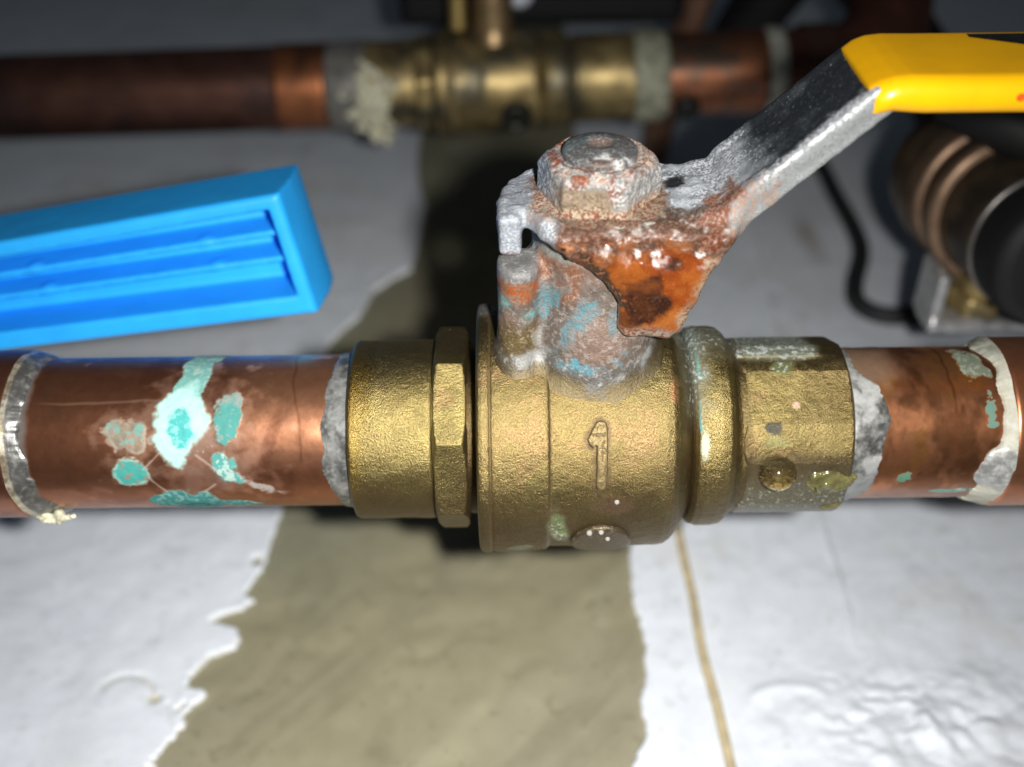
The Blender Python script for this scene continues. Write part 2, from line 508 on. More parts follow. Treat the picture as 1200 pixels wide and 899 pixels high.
def paint_coat(P):
    p = Paint(len(P), (0.78, 0.82, 0.875), 0.0, 0.60, 0.5, c2=(0.72, 0.76, 0.81), mix=0.25)
    p.lay(ss(0.0, 0.7, fbm(P, 35, 3, 51)) * 0.5, (0.73, 0.78, 0.84))
    p.lay(ss(-70.35, -70.7, P[:, 2]), (0.52, 0.49, 0.38), rough=0.8)
    p.lay(ss(0.45, 0.75, fbm(P, 3.0, 3, 52)) * ss(-73.5, -80, P[:, 0]) * ss(12, 4, P[:, 1]) * ss(-84, -78, P[:, 0]), (0.55, 0.52, 0.30))
    # faint grey scuffs and yellowed smears
    p.lay(ss(0.2, 0.6, fbm(P * [1, 0.35, 1], 9, 4, 53)) * 0.35, (0.60, 0.61, 0.63))
    p.lay(ss(0.25, 0.7, fbm(P, 22, 4, 54)) * 0.3, (0.70, 0.68, 0.60))
    p.lay(ss(0.55, 0.7, fbm(P, 2.5, 3, 55)) * 0.5, (0.62, 0.625, 0.63))
    # brown smudges on the far part
    for cx, cy in ((82, 178), (64, 110)):
        p.lay(np.exp(-(((P[:, 0] - cx) / 3.5) ** 2 + ((P[:, 1] - cy) / 14) ** 2)) * 0.8, (0.40, 0.34, 0.28))
    return p
cl = sheet('white_coating', axis_grid(-330, -34, [(-110, 5), (-86, 0.9), (-34, 0.42)]), axis_grid(-60, 560, [(-14, 2), (62, 0.42), (170, 1.2), (560, 4)]), coat_z(-1), paint_coat, 'floor')
cl['label'] = 'white floor coating with ragged crumbling edge, left of the cement strip'
cr = sheet('white_coating', axis_grid(4, 330, [(30, 0.42), (90, 0.6), (330, 5)]), axis_grid(-60, 560, [(-14, 2), (48, 0.42), (170, 1.2), (560, 4)]), coat_z(1), paint_coat, 'floor')
cr['label'] = 'white floor coating with rough lumps, right of the cement strip'

bead = tube('sealant_line', [(27.6, -40, -70.2), (26.7, -10, -70.0), (26.3, 3, -70.0), (25.4, 15, -69.9), (25.5, 30, -70.1), (25.0, 45, -70.0), (24.6, 90, -70.0), (24.2, 170, -70.1)], 1.0, 'tan', n=14)
tag(bead, 'tan sealant line running across the white coating on the right', 'sealant')

# ================================================================== near ball valve
valve = thing('ball_valve', 'brass ball valve with rusty nut and yellow lever, in the middle of the near pipe', 'ball valve')

PHB = phis(520, 90)
BRASS = (0.33, 0.265, 0.098)
def brass_paint(P, X, PH, seed=0):
    p = Paint(len(P), BRASS if seed in (13, 17) else (0.215, 0.16, 0.064) if seed == 0 else (0.275, 0.21, 0.08), 0.95, 0.37, 1.0, c2=(0.24, 0.165, 0.065), mix=0.14)
    n = fbm(P, 9, 4, 60 + seed)
    p.lay(ss(0.0, 0.8, n) * 0.55, (0.22, 0.16, 0.062))
    p.lay(ss(0.15, 0.8, fbm(P, 5, 4, 61 + seed)) * 0.5, (0.38, 0.295, 0.125))
    p.lay(ss(-0.1, 0.6, fbm(P, 14, 4, 64 + seed)) * 0.55, (0.165, 0.12, 0.05))
    p.lay(ss(0.05, 0.5, fbm(P, 3.2, 5, 65 + seed)) * 0.5, (0.185, 0.145, 0.055), rough=0.45)
    p.lay(ss(0.1, 0.6, fbm(P, 7, 5, 66 + seed)) * 0.5, (0.20, 0.17, 0.065))
    p.lay(ss(0.25, 0.6, fbm(P, 5, 5, 67 + seed)) * 0.5, (0.26, 0.165, 0.08))
    dg = np.degrees(PH)
    # browner oxidised skin low down, partly underside shade painted into the brass
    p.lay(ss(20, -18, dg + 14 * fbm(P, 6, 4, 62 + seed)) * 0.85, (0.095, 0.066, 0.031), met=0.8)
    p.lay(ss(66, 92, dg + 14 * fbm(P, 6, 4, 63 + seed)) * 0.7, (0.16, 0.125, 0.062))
    return p

def oct_shape(nf, off, chamf=None):
    def f(X, R, PH):
        w = 2 * math.pi / nf
        q = (PH - math.radians(off) + w / 2) % w - w / 2
        rr = R * math.cos(math.pi / nf) / np.cos(q)     # R is the corner radius
        if chamf is not None:
            x0, x1, rc, k = chamf
            lim = rc + k * np.minimum(X - x0, x1 - X)
            rr = np.minimum(rr, np.maximum(lim, 0))
        return rr
    return f

# --- main body
def on_body(pts, R):
    return [(x, math.radians(a) * R) for x, a in pts]
MARK = on_body([(-1.5, 33.5), (-0.9, 37.5), (-0.2, 41.3), (0.55, 42.0), (1.2, 40.5), (1.35, 37), (1.25, 11.5), (0.9, 10.4), (0.0, 10.5), (-0.3, 11.5), (-0.25, 30.5), (-0.75, 29.5), (-1.2, 31.0)], 17.4)
def body_paint(P, X, PH):
    p = brass_paint(P, X, PH, 0)
    dg = np.degrees(PH); s = 17.4 * PH
    # grey lead-coloured stain creeping down from the stem housing
    lo = np.interp(X, [-15, -12, -8, -6.5, -4.3, -1, 2, 4.8, 7.3, 10], [100, 94, 84, 80, 67, 61, 63, 67, 77, 92]) + 13 * fbm(P, 4, 5, 71)
    p.lay(ss(-9, 8, dg - lo), (0.15, 0.145, 0.135), met=0.5, rough=0.5, c2=(0.33, 0.33, 0.32), mix=0.36)
    p.lay(ss(2, -1.5, np.abs(dg - lo - 2)) * ss(0.1, 0.6, fbm(P, 1.6, 3, 73)) * 0.7, (0.40, 0.40, 0.39), met=0.3)
    # green and white crust at the shoulder and low on the belly
    c = 0.85 * ss(1.0, 0.3, np.hypot((X + 5.2) / 1.9, (dg + 14 + (X + 6) * 3) / 17) + 0.25 * fbm(P, 2, 3, 74))
    p.lay(c, (0.15, 0.165, 0.11), met=0.2, rough=0.3, c2=(0.33, 0.34, 0.29), mix=0.42)
    p.lay(ss(0.9, 0.6, np.hypot((X + 5.2) / 1.9, (dg + 14 + (X + 6) * 3) / 17) + 0.2 * fbm(P, 2, 3, 75)) * ss(-2, 3, dg + 14 + (X + 6) * 3), (0.10, 0.125, 0.05), met=0.2)
    p.lay(ss(1.0, 0.5, np.hypot((X + 10.5) / 2.2, (dg + 33) / 7) + 0.3 * fbm(P, 2, 3, 76)), (0.15, 0.165, 0.10), met=0.3, mix=0.3, c2=(0.25, 0.27, 0.21))
    p.lay(ss(1.0, 0.3, np.hypot((X - 2.2) / 3.2, (dg - 2) / 7) + 0.4 * fbm(P, 2.5, 3, 77)), (0.10, 0.06, 0.03), rough=0.18, met=0.5)
    p.lay(ss(1.0, 0.3, np.hypot((X - 10.3) / 1.0, (dg - 55) / 7) + 0.4 * fbm(P, 1.5, 3, 78)) * 0.3, (0.45, 0.14, 0.07), met=0.3)
    # dark outline painted round the cast figure
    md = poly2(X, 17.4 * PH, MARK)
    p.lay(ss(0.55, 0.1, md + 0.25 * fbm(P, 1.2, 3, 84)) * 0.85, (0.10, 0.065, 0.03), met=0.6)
    # dark line of grime in the casting seams
    for sx in (-14.15, -6.3):
        p.lay(np.exp(-((X - sx) / 0.16) ** 2) * 0.7, (0.13, 0.08, 0.035), met=0.6)
    # whitish green crust in the shoulder groove
    g = ss(10.8, 13.2, X + 0.6 * fbm(P, 2, 3, 79)) * ss(18, 60, dg + 14 * fbm(P, 3, 3, 80))
    p.lay(g * 0.85, (0.15, 0.155, 0.12), met=0.3, c2=(0.36, 0.42, 0.38), mix=0.42)
    p.lay(ss(11.4, 13.0, X + 0.5 * fbm(P, 2, 3, 86)) * 0.8, (0.09, 0.065, 0.035))
    return p
def body_disp(P, X, PH):
    dg = np.degrees(PH)
    d = 0.10 * fbm(P, 6, 3, 81) + 0.035 * fbm(P, 0.8, 2, 82)
    c = ss(1.0, 0.4, np.hypot((X + 5.2) / 1.9, (dg + 14 + (X + 6) * 3) / 17) + 0.25 * fbm(P, 2, 3, 74))
    return d + c * (0.25 + 0.3 * fbm(P, 1.2, 2, 83))
bprof = [(-16.0, 9), (-16.0, 17.55), (-15.75, 17.95), (-15.2, 18.1), (-14.5, 18.05), (-14.3, 17.95), (-14.18, 17.72), (-14.05, 17.9), (-13.8, 17.98), (-10, 17.95), (-6.9, 17.8),
         (-6.5, 17.68), (-6.3, 17.42), (-6.0, 17.32), (-2, 17.35), (6, 17.35), (9.2, 17.3), (10.2, 17.1), (11.0, 16.5), (12.0, 15.1), (12.7, 14.0), (13.1, 13.2), (13.4, 12.6), (14.0, 12.6)]
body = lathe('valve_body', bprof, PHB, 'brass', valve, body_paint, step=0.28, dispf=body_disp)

# --- collar right of the body and its neck
def collar_paint(P, X, PH):
    p = brass_paint(P, X, PH, 5)
    dg = np.degrees(PH)
    g = ss(16.6, 13.6, X + 0.9 * fbm(P, 2, 3, 90)) * ss(20, 70, dg + 12 * fbm(P, 3, 3, 91))
    p.lay(g, (0.18, 0.185, 0.14), met=0.2, rough=0.6, c2=(0.38, 0.44, 0.40), mix=0.42)
    p.lay(ss(0.30, 0.05, np.abs(X - 14.2 - 0.25 * fbm(P, 3, 2, 92))) * ss(20, 30, dg) * ss(0.0, 0.2, fbm(P, 5, 2, 93) + 0.35), (0.10, 0.27, 0.25), met=0.1)
    p.lay(ss(1, 0.3, np.hypot((X - 14.6) / 0.7, (dg - 28) / 12) + 0.2 * fbm(P, 1.5, 2, 94)), (0.40, 0.45, 0.33), met=0.0)
    p.lay(ss(18.7, 19.6, X) * 0.6, (0.11, 0.078, 0.036))
    p.lay(ss(72, 95, dg + 8 * fbm(P, 3, 3, 95)) * 0.7, (0.15, 0.16, 0.125), met=0.25, c2=(0.38, 0.41, 0.38), mix=0.42)
    return p
cprof = [(13.3, 12.5), (13.5, 13.5), (14.0, 14.2), (15.0, 14.55), (17.0, 14.55), (18.2, 14.3), (18.9, 13.7), (19.4, 13.0), (20.0, 12.65), (20.9, 12.6)]
lathe('collar', cprof, PHB, 'brass', valve, collar_paint, step=0.28, dispf=lambda P, X, PH: 0.07 * fbm(P, 5, 3, 96) + 0.04 * fbm(P, 0.8, 2, 97) + 0.18 * ss(15.4, 13.6, X) * ss(20, 60, np.degrees(PH)) * np.abs(fbm(P, 1.3, 3, 98)))

# --- right hexagon end
def hex_paint(P, X, PH):
    p = brass_paint(P, X, PH, 9)
    dg = np.degrees(PH)
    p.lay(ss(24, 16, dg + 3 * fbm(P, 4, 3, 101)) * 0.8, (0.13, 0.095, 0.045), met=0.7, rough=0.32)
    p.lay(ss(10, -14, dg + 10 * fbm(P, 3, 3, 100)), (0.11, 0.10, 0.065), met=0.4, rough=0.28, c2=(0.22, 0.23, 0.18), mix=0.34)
    p.lay(ss(80, 87, dg + 2 * fbm(P, 3, 3, 102)) * ss(34, 31, X + 2 * fbm(P, 4, 2, 103)), (0.17, 0.185, 0.14), met=0.15, c2=(0.40, 0.44, 0.40), mix=0.45)
    p.lay(ss(1.0, 0.6, np.hypot((X - 26.0) / 2.0, (dg - 77) / 6) + 0.5 * fbm(P, 2, 3, 104)), (0.13, 0.145, 0.055), met=0.3, c2=(0.36, 0.38, 0.33), mix=0.42)
    p.lay(ss(1.0, 0.7, np.hypot((X - 24.2) / 1.1, (dg - 36) / 5) + 1.1 * fbm(P, 1.2, 4, 105)), (0.055, 0.05, 0.03), met=0.4)
    p.lay(ss(1.0, 0.5, np.hypot((X - 24.4) / 2.1, (dg - 28) / 5) + 0.5 * fbm(P, 1.4, 3, 106)) * 0.7, (0.22, 0.21, 0.08), met=0.4)
    p.lay(ss(1.0, 0.5, np.hypot((X - 27.4) / 0.7, (dg - 51) / 3.2)), (0.48, 0.32, 0.22), met=0.2)
    p.lay(ss(0.28, 0.05, np.abs(dg - 86) / 6) * 0.6 * ss(34.6, 30, X), (0.60, 0.47, 0.20))
    p.lay(ss(21.7, 20.8, X) * 0.6, (0.11, 0.078, 0.036))
    return p
hprof = [(19.8, 12.5), (20.6, 13.7), (21.4, 13.95), (35.0, 13.95), (35.4, 13.6), (35.6, 13.2), (35.65, 12.3), (35.65, 10.9)]
def hexr(X, R, PH):
    a = oct_shape(6, 56.0)(X, np.maximum(R, 12.0) + 0.2, PH)
    a = np.minimum(a, 12.85)
    end = np.minimum(11.35 + 2.2 * (35.65 - X), 12.45 + (X - 19.9) * 0.9)
    a = np.minimum(a, np.maximum(end, 10.8))
    return np.where(R < 11.5, R, a)
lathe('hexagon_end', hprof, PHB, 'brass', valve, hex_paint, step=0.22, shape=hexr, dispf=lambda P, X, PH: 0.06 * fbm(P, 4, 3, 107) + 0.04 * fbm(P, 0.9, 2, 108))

# --- octagon nut, left, and the socket sleeve
lathe('octagon_nut', [(-22.2, 10.5), (-22.2, 12.5), (-21.9, 14.4), (-17.5, 14.4), (-17.3, 12.8), (-17.3, 11.5)], PHB, 'brass', valve,
      lambda P, X, PH: brass_paint(P, X, PH, 13).lay(ss(-17.9, -17.4, X) * 0.6, (0.16, 0.10, 0.04)), step=0.2,
      shape=lambda X, R, PH: np.where(R < 13, R, np.minimum(oct_shape(8, 53.0)(X, R + 0.45, PH), 12.9 + 2.2 * np.minimum(X + 22.2, -17.25 - X) + 0.35)),
      dispf=lambda P, X, PH: 0.06 * fbm(P, 4, 3, 110) + 0.03 * fbm(P, 0.8, 2, 111))
def sleeve_paint(P, X, PH):
    p = brass_paint(P, X, PH, 17)
    dg = np.degrees(PH)
    p.lay(ss(-29.4, -31.2, X + 0.5 * fbm(P, 4, 3, 115) - 1.2 * ss(-10, 20, -dg)) * ss(20, 70, dg + 10 * fbm(P, 4, 3, 116)) * 0.7, (0.17, 0.11, 0.03))
    p.lay(ss(-30.5, -32.5, X + 1.2 * fbm(P, 4, 3, 117)) * ss(-20, 10, dg) * 0.5, (0.27, 0.175, 0.035))
    return p
lathe('socket_sleeve', [(-33.75, 11.0), (-33.75, 12.4), (-33.6, 12.75), (-33.2, 12.95), (-23, 13.0), (-22.4, 12.9), (-22.1, 12.5)], PHB, 'brass', valve, sleeve_paint, step=0.25,
      dispf=lambda P, X, PH: 0.08 * fbm(P, 6, 3, 118) + 0.03 * fbm(P, 0.8, 2, 119))
lathe('neck_ring', [(-17.5, 12.4), (-15.9, 12.4)], phis(200, 50), 'brass', valve, lambda P, X, PH: brass_paint(P, X, PH, 3).lay(np.ones(len(P)) * 0.85, (0.06, 0.04, 0.02)))

# --- raised cast figure and oval pad on the belly
def f_mark(P):
    r = np.hypot(P[:, 1], P[:, 2]); s = np.arctan2(P[:, 2], -P[:, 1]) * 17.4
    d = poly2(P[:, 0], s, MARK)
    out = extrude(d + 0.05, r - 17.3, 0.62, 0.3)
    return out + 0.05 * fbm(P, 1.1, 3, 85)
V, Q, Nn = surfnets(f_mark, (-2.2, -18.8, 2), (2.2, -11, 13.5), 0.14)
pm = Paint(len(V), (0.235, 0.175, 0.08), 0.85, 0.4, 1.0, c2=(0.15, 0.105, 0.05), mix=0.38)
rr = np.hypot(V[:, 1], V[:, 2])
pm.lay(ss(17.85, 17.55, rr), (0.14, 0.09, 0.035))
mesh_from('cast_numeral', V, Q, pm.attrs(), 'brass', valve)
def f_pad(P):
    r = np.hypot(P[:, 1], P[:, 2]); s = np.arctan2(P[:, 2], -P[:, 1]) * 17.4
    d = np.hypot((P[:, 0] - 0.9) / 4.2, (s + 8.2) / 4.6) - 1
    return extrude(d * 4.2, r - 17.2, 0.75, 0.4)
V, Q, Nn = surfnets(f_pad, (-4, -18.6, -13.5), (6, -10, 0), 0.25)
pm = Paint(len(V), (0.085, 0.064, 0.038), 0.6, 0.34, 0.5, c2=(0.12, 0.09, 0.055), mix=0.35)
mesh_from('cast_pad', V, Q, pm.attrs(), 'brass', valve)

# --- stem housing: round tower with a stop lug on its left, flowing into the body
def f_housing(P):
    x, y, z = P[:, 0], P[:, 1], P[:, 2]
    w = 0.35 * fbm(P, 5, 3, 130) + 0.10 * fbm(P, 1.3, 2, 131)
    rad = 8.1 + 0.7 * ss(26, 17, z) + 1.0 * ss(28, 20, z) * ss(-2, -8, y)
    tower = np.maximum(np.hypot(x + 0.2, y) - rad, np.maximum(z - 33.6, 8 - z))
    lug = extrude(np.hypot((x + 10.3), (y + 4.6) * 0.8) - 2.75, z - 20.6, 10.6, 0.9)
    rib = sbox(P, (-8, -2, 19), (3.0, 3.0, 10.5), 0.8)
    a = smin(smin(tower, lug, 1.6), rib, 1.8)
    bodyc = np.maximum(np.hypot(y, z) - 17.0, np.abs(x + 3.0) - 11.6)
    a = smin(a + w * 0.7, bodyc, 3.4)
    return np.maximum(a, sbox(P, (0, 0, 24), (15.2, 14, 12)))
V, Q, Nn = surfnets(f_housing, (-15.4, -14.5, 11.5), (15.4, 14.5, 36.5), 0.34)
x, y, z = V.T
n4 = fbm(V, 4, 4, 133); n2 = fbm(V, 2.2, 4, 134); n7 = fbm(V, 7, 3, 135)
p = Paint(len(V), (0.125, 0.098, 0.080), 0.3, 0.48, 1.0, c2=(0.20, 0.17, 0.15), mix=0.38)
p.lay(ss(0.0, 0.5, n7) * 0.8, (0.18, 0.115, 0.085))
p.lay(ss(0.1, 0.5, n4) * ss(20, 26, z) * 0.8, (0.21, 0.088, 0.045), c2=(0.28, 0.18, 0.13), mix=0.4)
p.lay(ss(31.2, 32.6, z + 0.5 * n2) * ss(-9, -7, x), (0.25, 0.255, 0.225), c2=(0.11, 0.10, 0.08), mix=0.28)
teal = ss(0.10, 0.40, fbm(V @ np.array([[1, 0, 0.35], [0, 1, 0], [-0.55, 0, 0.5]]), 2.6, 4, 136)) * ss(-9.5, -7, x) * ss(30, 26, z + 0.6 * x * 0) * ss(-3.5, -5.5, x * 0.25 + y * 0.6 + 0 * z)
p.lay(teal, (0.065, 0.165, 0.19), met=0.0, rough=0.6, c2=(0.14, 0.125, 0.115), mix=0.46)
p.lay(ss(0.15, 0.4, fbm(V, 3.2, 4, 137)) * ss(21.5, 18.5, z + 0.25 * np.abs(x)) * ss(-4, -8, y), (0.07, 0.25, 0.31), met=0.0, c2=(0.24, 0.24, 0.23), mix=0.42)
# the lug: rust cap band, teal below it, bare brass at its foot
lug = ss(-7.2, -8.2, x)
p.lay(lug * ss(24.5, 21.5, z + 1.2 * n2), (0.20, 0.145, 0.065), met=0.7, c2=(0.24, 0.20, 0.14), mix=0.32)
p.lay(lug * ss(23, 25, z + n2) * ss(0.0, 0.3, n4 + 0.1) * ss(30, 27, z), (0.10, 0.24, 0.23), met=0.0, c2=(0.19, 0.14, 0.10), mix=0.48)
p.lay(lug * ss(26.3, 27.8, z + 0.8 * n2) * ss(30.0, 29.0, z), (0.25, 0.062, 0.016), met=0.0, c2=(0.16, 0.095, 0.055), mix=0.48)
p.lay(lug * ss(29.2, 30.0, z), (0.16, 0.155, 0.15), met=0.2, c2=(0.24, 0.24, 0.24), mix=0.38)
# grey and white salts along the foot
foot = ss(21.0, 18.5, np.hypot(y, z) + 0.8 * n2)
p.lay(foot, (0.13, 0.125, 0.115), met=0.5, c2=(0.27, 0.27, 0.26), mix=0.34)
lo_ = np.interp(x, [-15, -12, -8, -6.5, -4.3, -1, 2, 4.8, 7.3, 10], [100, 94, 84, 80, 67, 61, 63, 67, 77, 92]) + 13 * fbm(V, 4, 5, 71)
p.lay(ss(2, -9, np.degrees(np.arctan2(z, -y)) - lo_) * ss(19.5, 18.0, np.hypot(y, z)), (0.115, 0.088, 0.045), met=0.8, rough=0.5, mix=0.1)
p.lay(ss(20.2, 19.6, np.hypot(y, z) + 0.4 * n2) * ss(18.3, 18.9, np.hypot(y, z) + 0.4 * n2) * ss(0.1, 0.5, n4) * 0.6, (0.34, 0.34, 0.33), met=0.1)
p.lay(0.45 * ss(1, 0.4, np.hypot((x + 7.6) / 1.1, (z - 20.5) / 2.6) + 1.1 * n2), (0.36, 0.365, 0.355), met=0.0, c2=(0.2, 0.2, 0.19), mix=0.35)
mesh_from('stem_housing', V, Q, p.attrs(), 'housing', valve)

# --- lever: plate, stop tab, bent-down flap, channel arm (one pressed sheet)
PLATE = [(-12.4, -4.6), (-12.5, 0.5), (-11.4, 4.6), (-8.2, 7.2), (-4, 8.2), (4, 8.3), (11, 7.6), (16.5, 7.2), (16.5, -7.3), (15.2, -8.4), (-4.8, -8.6), (-7.2, -7.6), (-9.6, -4.4)]
FLAP = [(-6.0, 36.6), (-4.9, 35.4), (-1.7, 32.6), (1.4, 29.0), (2.3, 27.3), (2.4, 23.6), (3.2, 22.5), (8.8, 22.3), (10.2, 23.5), (13.0, 31.5), (14.2, 35.0), (15.2, 37.0), (12, 37.2)]
ARM_T = [(12.5, 36.2), (15.0, 37.2), (17.0, 39.2), (31.5, 52.8), (34, 53.4), (46, 53.4), (46, 54.6), (33, 54.6), (30.3, 54.0), (16.0, 40.8), (14.6, 38.9), (12.5, 38.2)]
LIP = [(12.5, 35.0), (16.0, 35.8), (17.5, 36.8), (32.5, 51.2), (34.5, 52.2), (46, 52.2), (46, 54.6), (33, 54.6), (30.3, 54.0), (16.0, 40.8), (14.6, 38.9), (12.5, 38.2)]
def f_lever(P):
    x, y, z = P[:, 0], P[:, 1], P[:, 2]
    sag = 0.5 * ss(-6, -12, x)
    plate = extrude(poly2(x, y, PLATE), z - 37.0 + sag + 1.5 * ss(-3.5, -9, y) * ss(-7, -3, x) * ss(17, 13, x), 1.25, 0.7)
    tab = sbox(P, (-11.2, -3.2, 35.1), (1.4, 3.0, 2.7), 0.7)
    bul = -8.7 - 1.0 * ss(38, 30, z) * ss(-3, 6, x) + 0.5 * ss(26, 22, z)
    flap = extrude(poly2(x, z, FLAP), y - bul - 0.25, 1.15, 0.85)
    arm = extrude(poly2(x, z, ARM_T), y, 7.3, 0.5)
    lip1 = extrude(poly2(x, z, LIP), y + 6.5, 0.85, 0.6)
    lip2 = extrude(poly2(x, z, LIP), y - 6.5, 0.85, 0.6)
    a = smin(smin(plate, tab, 1.2), flap, 4.2)
    b = smin(smin(arm, lip1, 1.0), lip2, 1.0)
    return smin(a, b, 1.6)
V, Q, Nn = surfnets(f_lever, (-13.5, -11.5, 21), (36, 9.5, 57), 0.3)
x, y, z = V.T
n4 = fbm(V, 4, 4, 141); n2 = fbm(V, 2.0, 4, 142); n1 = fbm(V, 0.9, 3, 143)
# crust relief
isflap = ss(-6.6, -7.8, y) * ss(37.8, 36.4, z + 0.6 * n2) * ss(-6.0, -4.8, x) * ss(16.4, 15.4, x)
V = V + Nn * ((0.10 * n2 + 0.06 * n1) + isflap * (0.22 * n4 + 0.10 * n2 + 0.03 * n1) + 0.28 * np.clip(n2, 0, 1) * ss(36, 37, z) * ss(17, 12, x)
            + (0.40 * n2 + 0.15 * n1 - 0.15) * ss(-4.5, -7, y) * ss(32.5, 34.5, z) * ss(39, 37.5, z) * ss(16.5, 14, x) * ss(-6, -4, x))[:, None]
p = Paint(len(V), (0.26, 0.275, 0.295), 0.35, 0.5, 0.9, c2=(0.56, 0.58, 0.61), mix=0.52)
p.lay(ss(0.0, 0.6, n4) * 0.7, (0.15, 0.165, 0.18))
p.lay(ss(-5, -9, x) * 0.6, (0.33, 0.36, 0.40), c2=(0.22, 0.24, 0.27), mix=0.42)
p.lay(ss(-0.1, 0.5, n2 + 0.4 * n4) * ss(8, 10.5, x) * ss(21, 17, x) * ss(36, 38, z) * ss(-7, -5, y), (0.60, 0.63, 0.66), mix=0.38, c2=(0.27, 0.30, 0.33))
# dark mill scale left on top of the arm
top = ss(0.45, 0.65, Nn[:, 2]) * ss(16.5, 21.5, x + 3.0 * n4 + (y + 7) * 0.1) * ss(-6.9, -5.2, y - 1.6 * n2 - 1.0 * n4 - 0.06 * (x - 24))
p.lay(top, (0.030, 0.034, 0.039), met=0.35, rough=0.42, c2=(0.20, 0.22, 0.24), mix=0.24)
p.lay(top * ss(24, 17, x + 6 * n4) * 0.75, (0.16, 0.175, 0.19), c2=(0.36, 0.39, 0.42), mix=0.45)
# bright lip
lipm = ss(-6.0, -6.9, y) * ss(16.5, 18.5, x) * ss(0.75, 0.5, Nn[:, 2])
p.lay(lipm, (0.36, 0.375, 0.375), met=0.45, rough=0.38, c2=(0.15, 0.165, 0.165), mix=0.36)
p.lay(lipm * ss(25, 19, x) * ss(0.05, 0.5, n2 + 0.5 * n1) * 0.5, (0.42, 0.25, 0.16), c2=(0.40, 0.12, 0.05), mix=0.3)
# dark hollow beside the nut, dark wet crust along the front of the plate
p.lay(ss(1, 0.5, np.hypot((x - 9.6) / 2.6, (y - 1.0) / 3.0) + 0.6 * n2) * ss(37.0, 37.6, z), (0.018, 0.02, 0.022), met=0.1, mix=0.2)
fr = ss(-3.2, -5.0, y + 1.3 * n2 + 0.8 * n4 + 0.10 * (x - 3)) * ss(34, 36, z) * ss(15.0, 11.5, x - 1.5 * n4) * ss(-7, -4.5, x + n2)
p.lay(fr * 0.9, (0.060, 0.058, 0.056), met=0.1, rough=0.4, c2=(0.22, 0.20, 0.185), mix=0.40)
p.lay(fr * ss(0.0, 0.4, n4 + 0.1), (0.070, 0.04, 0.026), c2=(0.17, 0.115, 0.08), mix=0.42)
bar = ss(-5.5, -7.5, y + 0.8 * n2) * ss(33.6, 34.8, z + 1.0 * n2) * ss(39.5, 38, z) * ss(17.0, 15.0, x + n2) * ss(-6.5, -4.5, x)
p.lay(bar, (0.075, 0.040, 0.026), met=0.0, rough=0.65, bump=1.2, c2=(0.20, 0.105, 0.065), mix=0.44)
p.lay(bar * ss(0.05, 0.4, fbm(V, 3.0, 4, 147)), (0.075, 0.072, 0.068), met=0.0, rough=0.5, c2=(0.26, 0.235, 0.21), mix=0.42)
p.lay(bar * ss(0.25, 0.45, fbm(V, 1.2, 3, 148)), (0.48, 0.45, 0.41), met=0.0, rough=0.4)
p.lay(ss(14.5, 15.5, x) * ss(19.5, 17.5, x + n2) * ss(-5.8, -6.8, y), (0.24, 0.235, 0.225), met=0.2, rough=0.55, c2=(0.34, 0.19, 0.12), mix=0.42)
# rust spreading around the nut and at the root of the arm
p.lay(ss(9.2, 8.2, np.hypot(x, y) + 1.3 * n2) * ss(36.5, 37.2, z), (0.22, 0.165, 0.115), met=0.0, rough=0.7, c2=(0.13, 0.042, 0.022), mix=0.48)
p.lay(ss(1.0, 0.5, np.hypot((x + 6.5) / 3.4, (y + 3.5) / 4.0) + 0.5 * n2) * ss(36.6, 37.2, z), (0.40, 0.33, 0.26), met=0.0, c2=(0.21, 0.075, 0.045), mix=0.47)
p.lay(ss(1.0, 0.5, np.hypot((x - 14.6 - (z - 40) * 0.4) / 2.3, (y + 5.8) / 3.4) + 0.8 * n2) * ss(35, 37, z) * ss(46, 43, z), (0.17, 0.048, 0.022), met=0.0, rough=0.8, c2=(0.27, 0.19, 0.145), mix=0.46)
# the rusty flap
p.lay(isflap, (0.155, 0.033, 0.0065), met=0.0, rough=0.12, bump=0.25, c2=(0.24, 0.065, 0.011), mix=0.28)
p.lay(isflap * ss(-0.2, 0.5, fbm(V, 5.5, 4, 145)) * 0.8, (0.105, 0.026, 0.007), c2=(0.17, 0.042, 0.009), mix=0.3)
p.lay(isflap * ss(33.6, 35.6, z + 1.6 * n2 + 1.2 * n4), (0.058, 0.032, 0.022), rough=0.4, c2=(0.17, 0.095, 0.06), mix=0.43)
p.lay(isflap * ss(1.8, 0.6, np.abs(z - 34.7 + 1.2 * n4)) * ss(0.22, 0.5, fbm(V, 1.1, 3, 146) + 0.05) * ss(1.5, 4, x), (0.62, 0.58, 0.54), rough=0.2)
wq = 1.5 * n2 + 0.9 * n1 + 0.8 * n4
brn = poly2(x + wq, z + wq, [(1.6, 30.0), (3.4, 30.9), (5.0, 31.6), (7.4, 33.3), (8.2, 33.0), (8.6, 31.2), (8.9, 28.6), (8.2, 26.4), (6.3, 25.2), (4.2, 24.8), (3.0, 25.8), (2.7, 28.2)])
p.lay(isflap * ss(0.6, -0.5, brn), (0.045, 0.0155, 0.007), rough=0.16, bump=0.4, c2=(0.085, 0.026, 0.009), mix=0.32)
bv = fbm(V, 2.6, 4, 149)
p.lay(isflap * ss(0.4, -0.8, brn) * ss(0.0, 0.45, bv) * 0.8, (0.115, 0.034, 0.010), rough=0.15)
p.lay(isflap * ss(0.4, -0.8, brn) * ss(0.05, 0.45, -bv) * 0.8, (0.018, 0.008, 0.005), rough=0.18)
p.lay(isflap * ss(-0.6, 0.6, brn) * ss(0.05, 0.5, bv) * 0.6, (0.24, 0.072, 0.014), rough=0.14)
p.lay(isflap * ss(-0.6, 0.6, brn) * ss(0.05, 0.45, -bv) * 0.6, (0.13, 0.026, 0.006), rough=0.14)
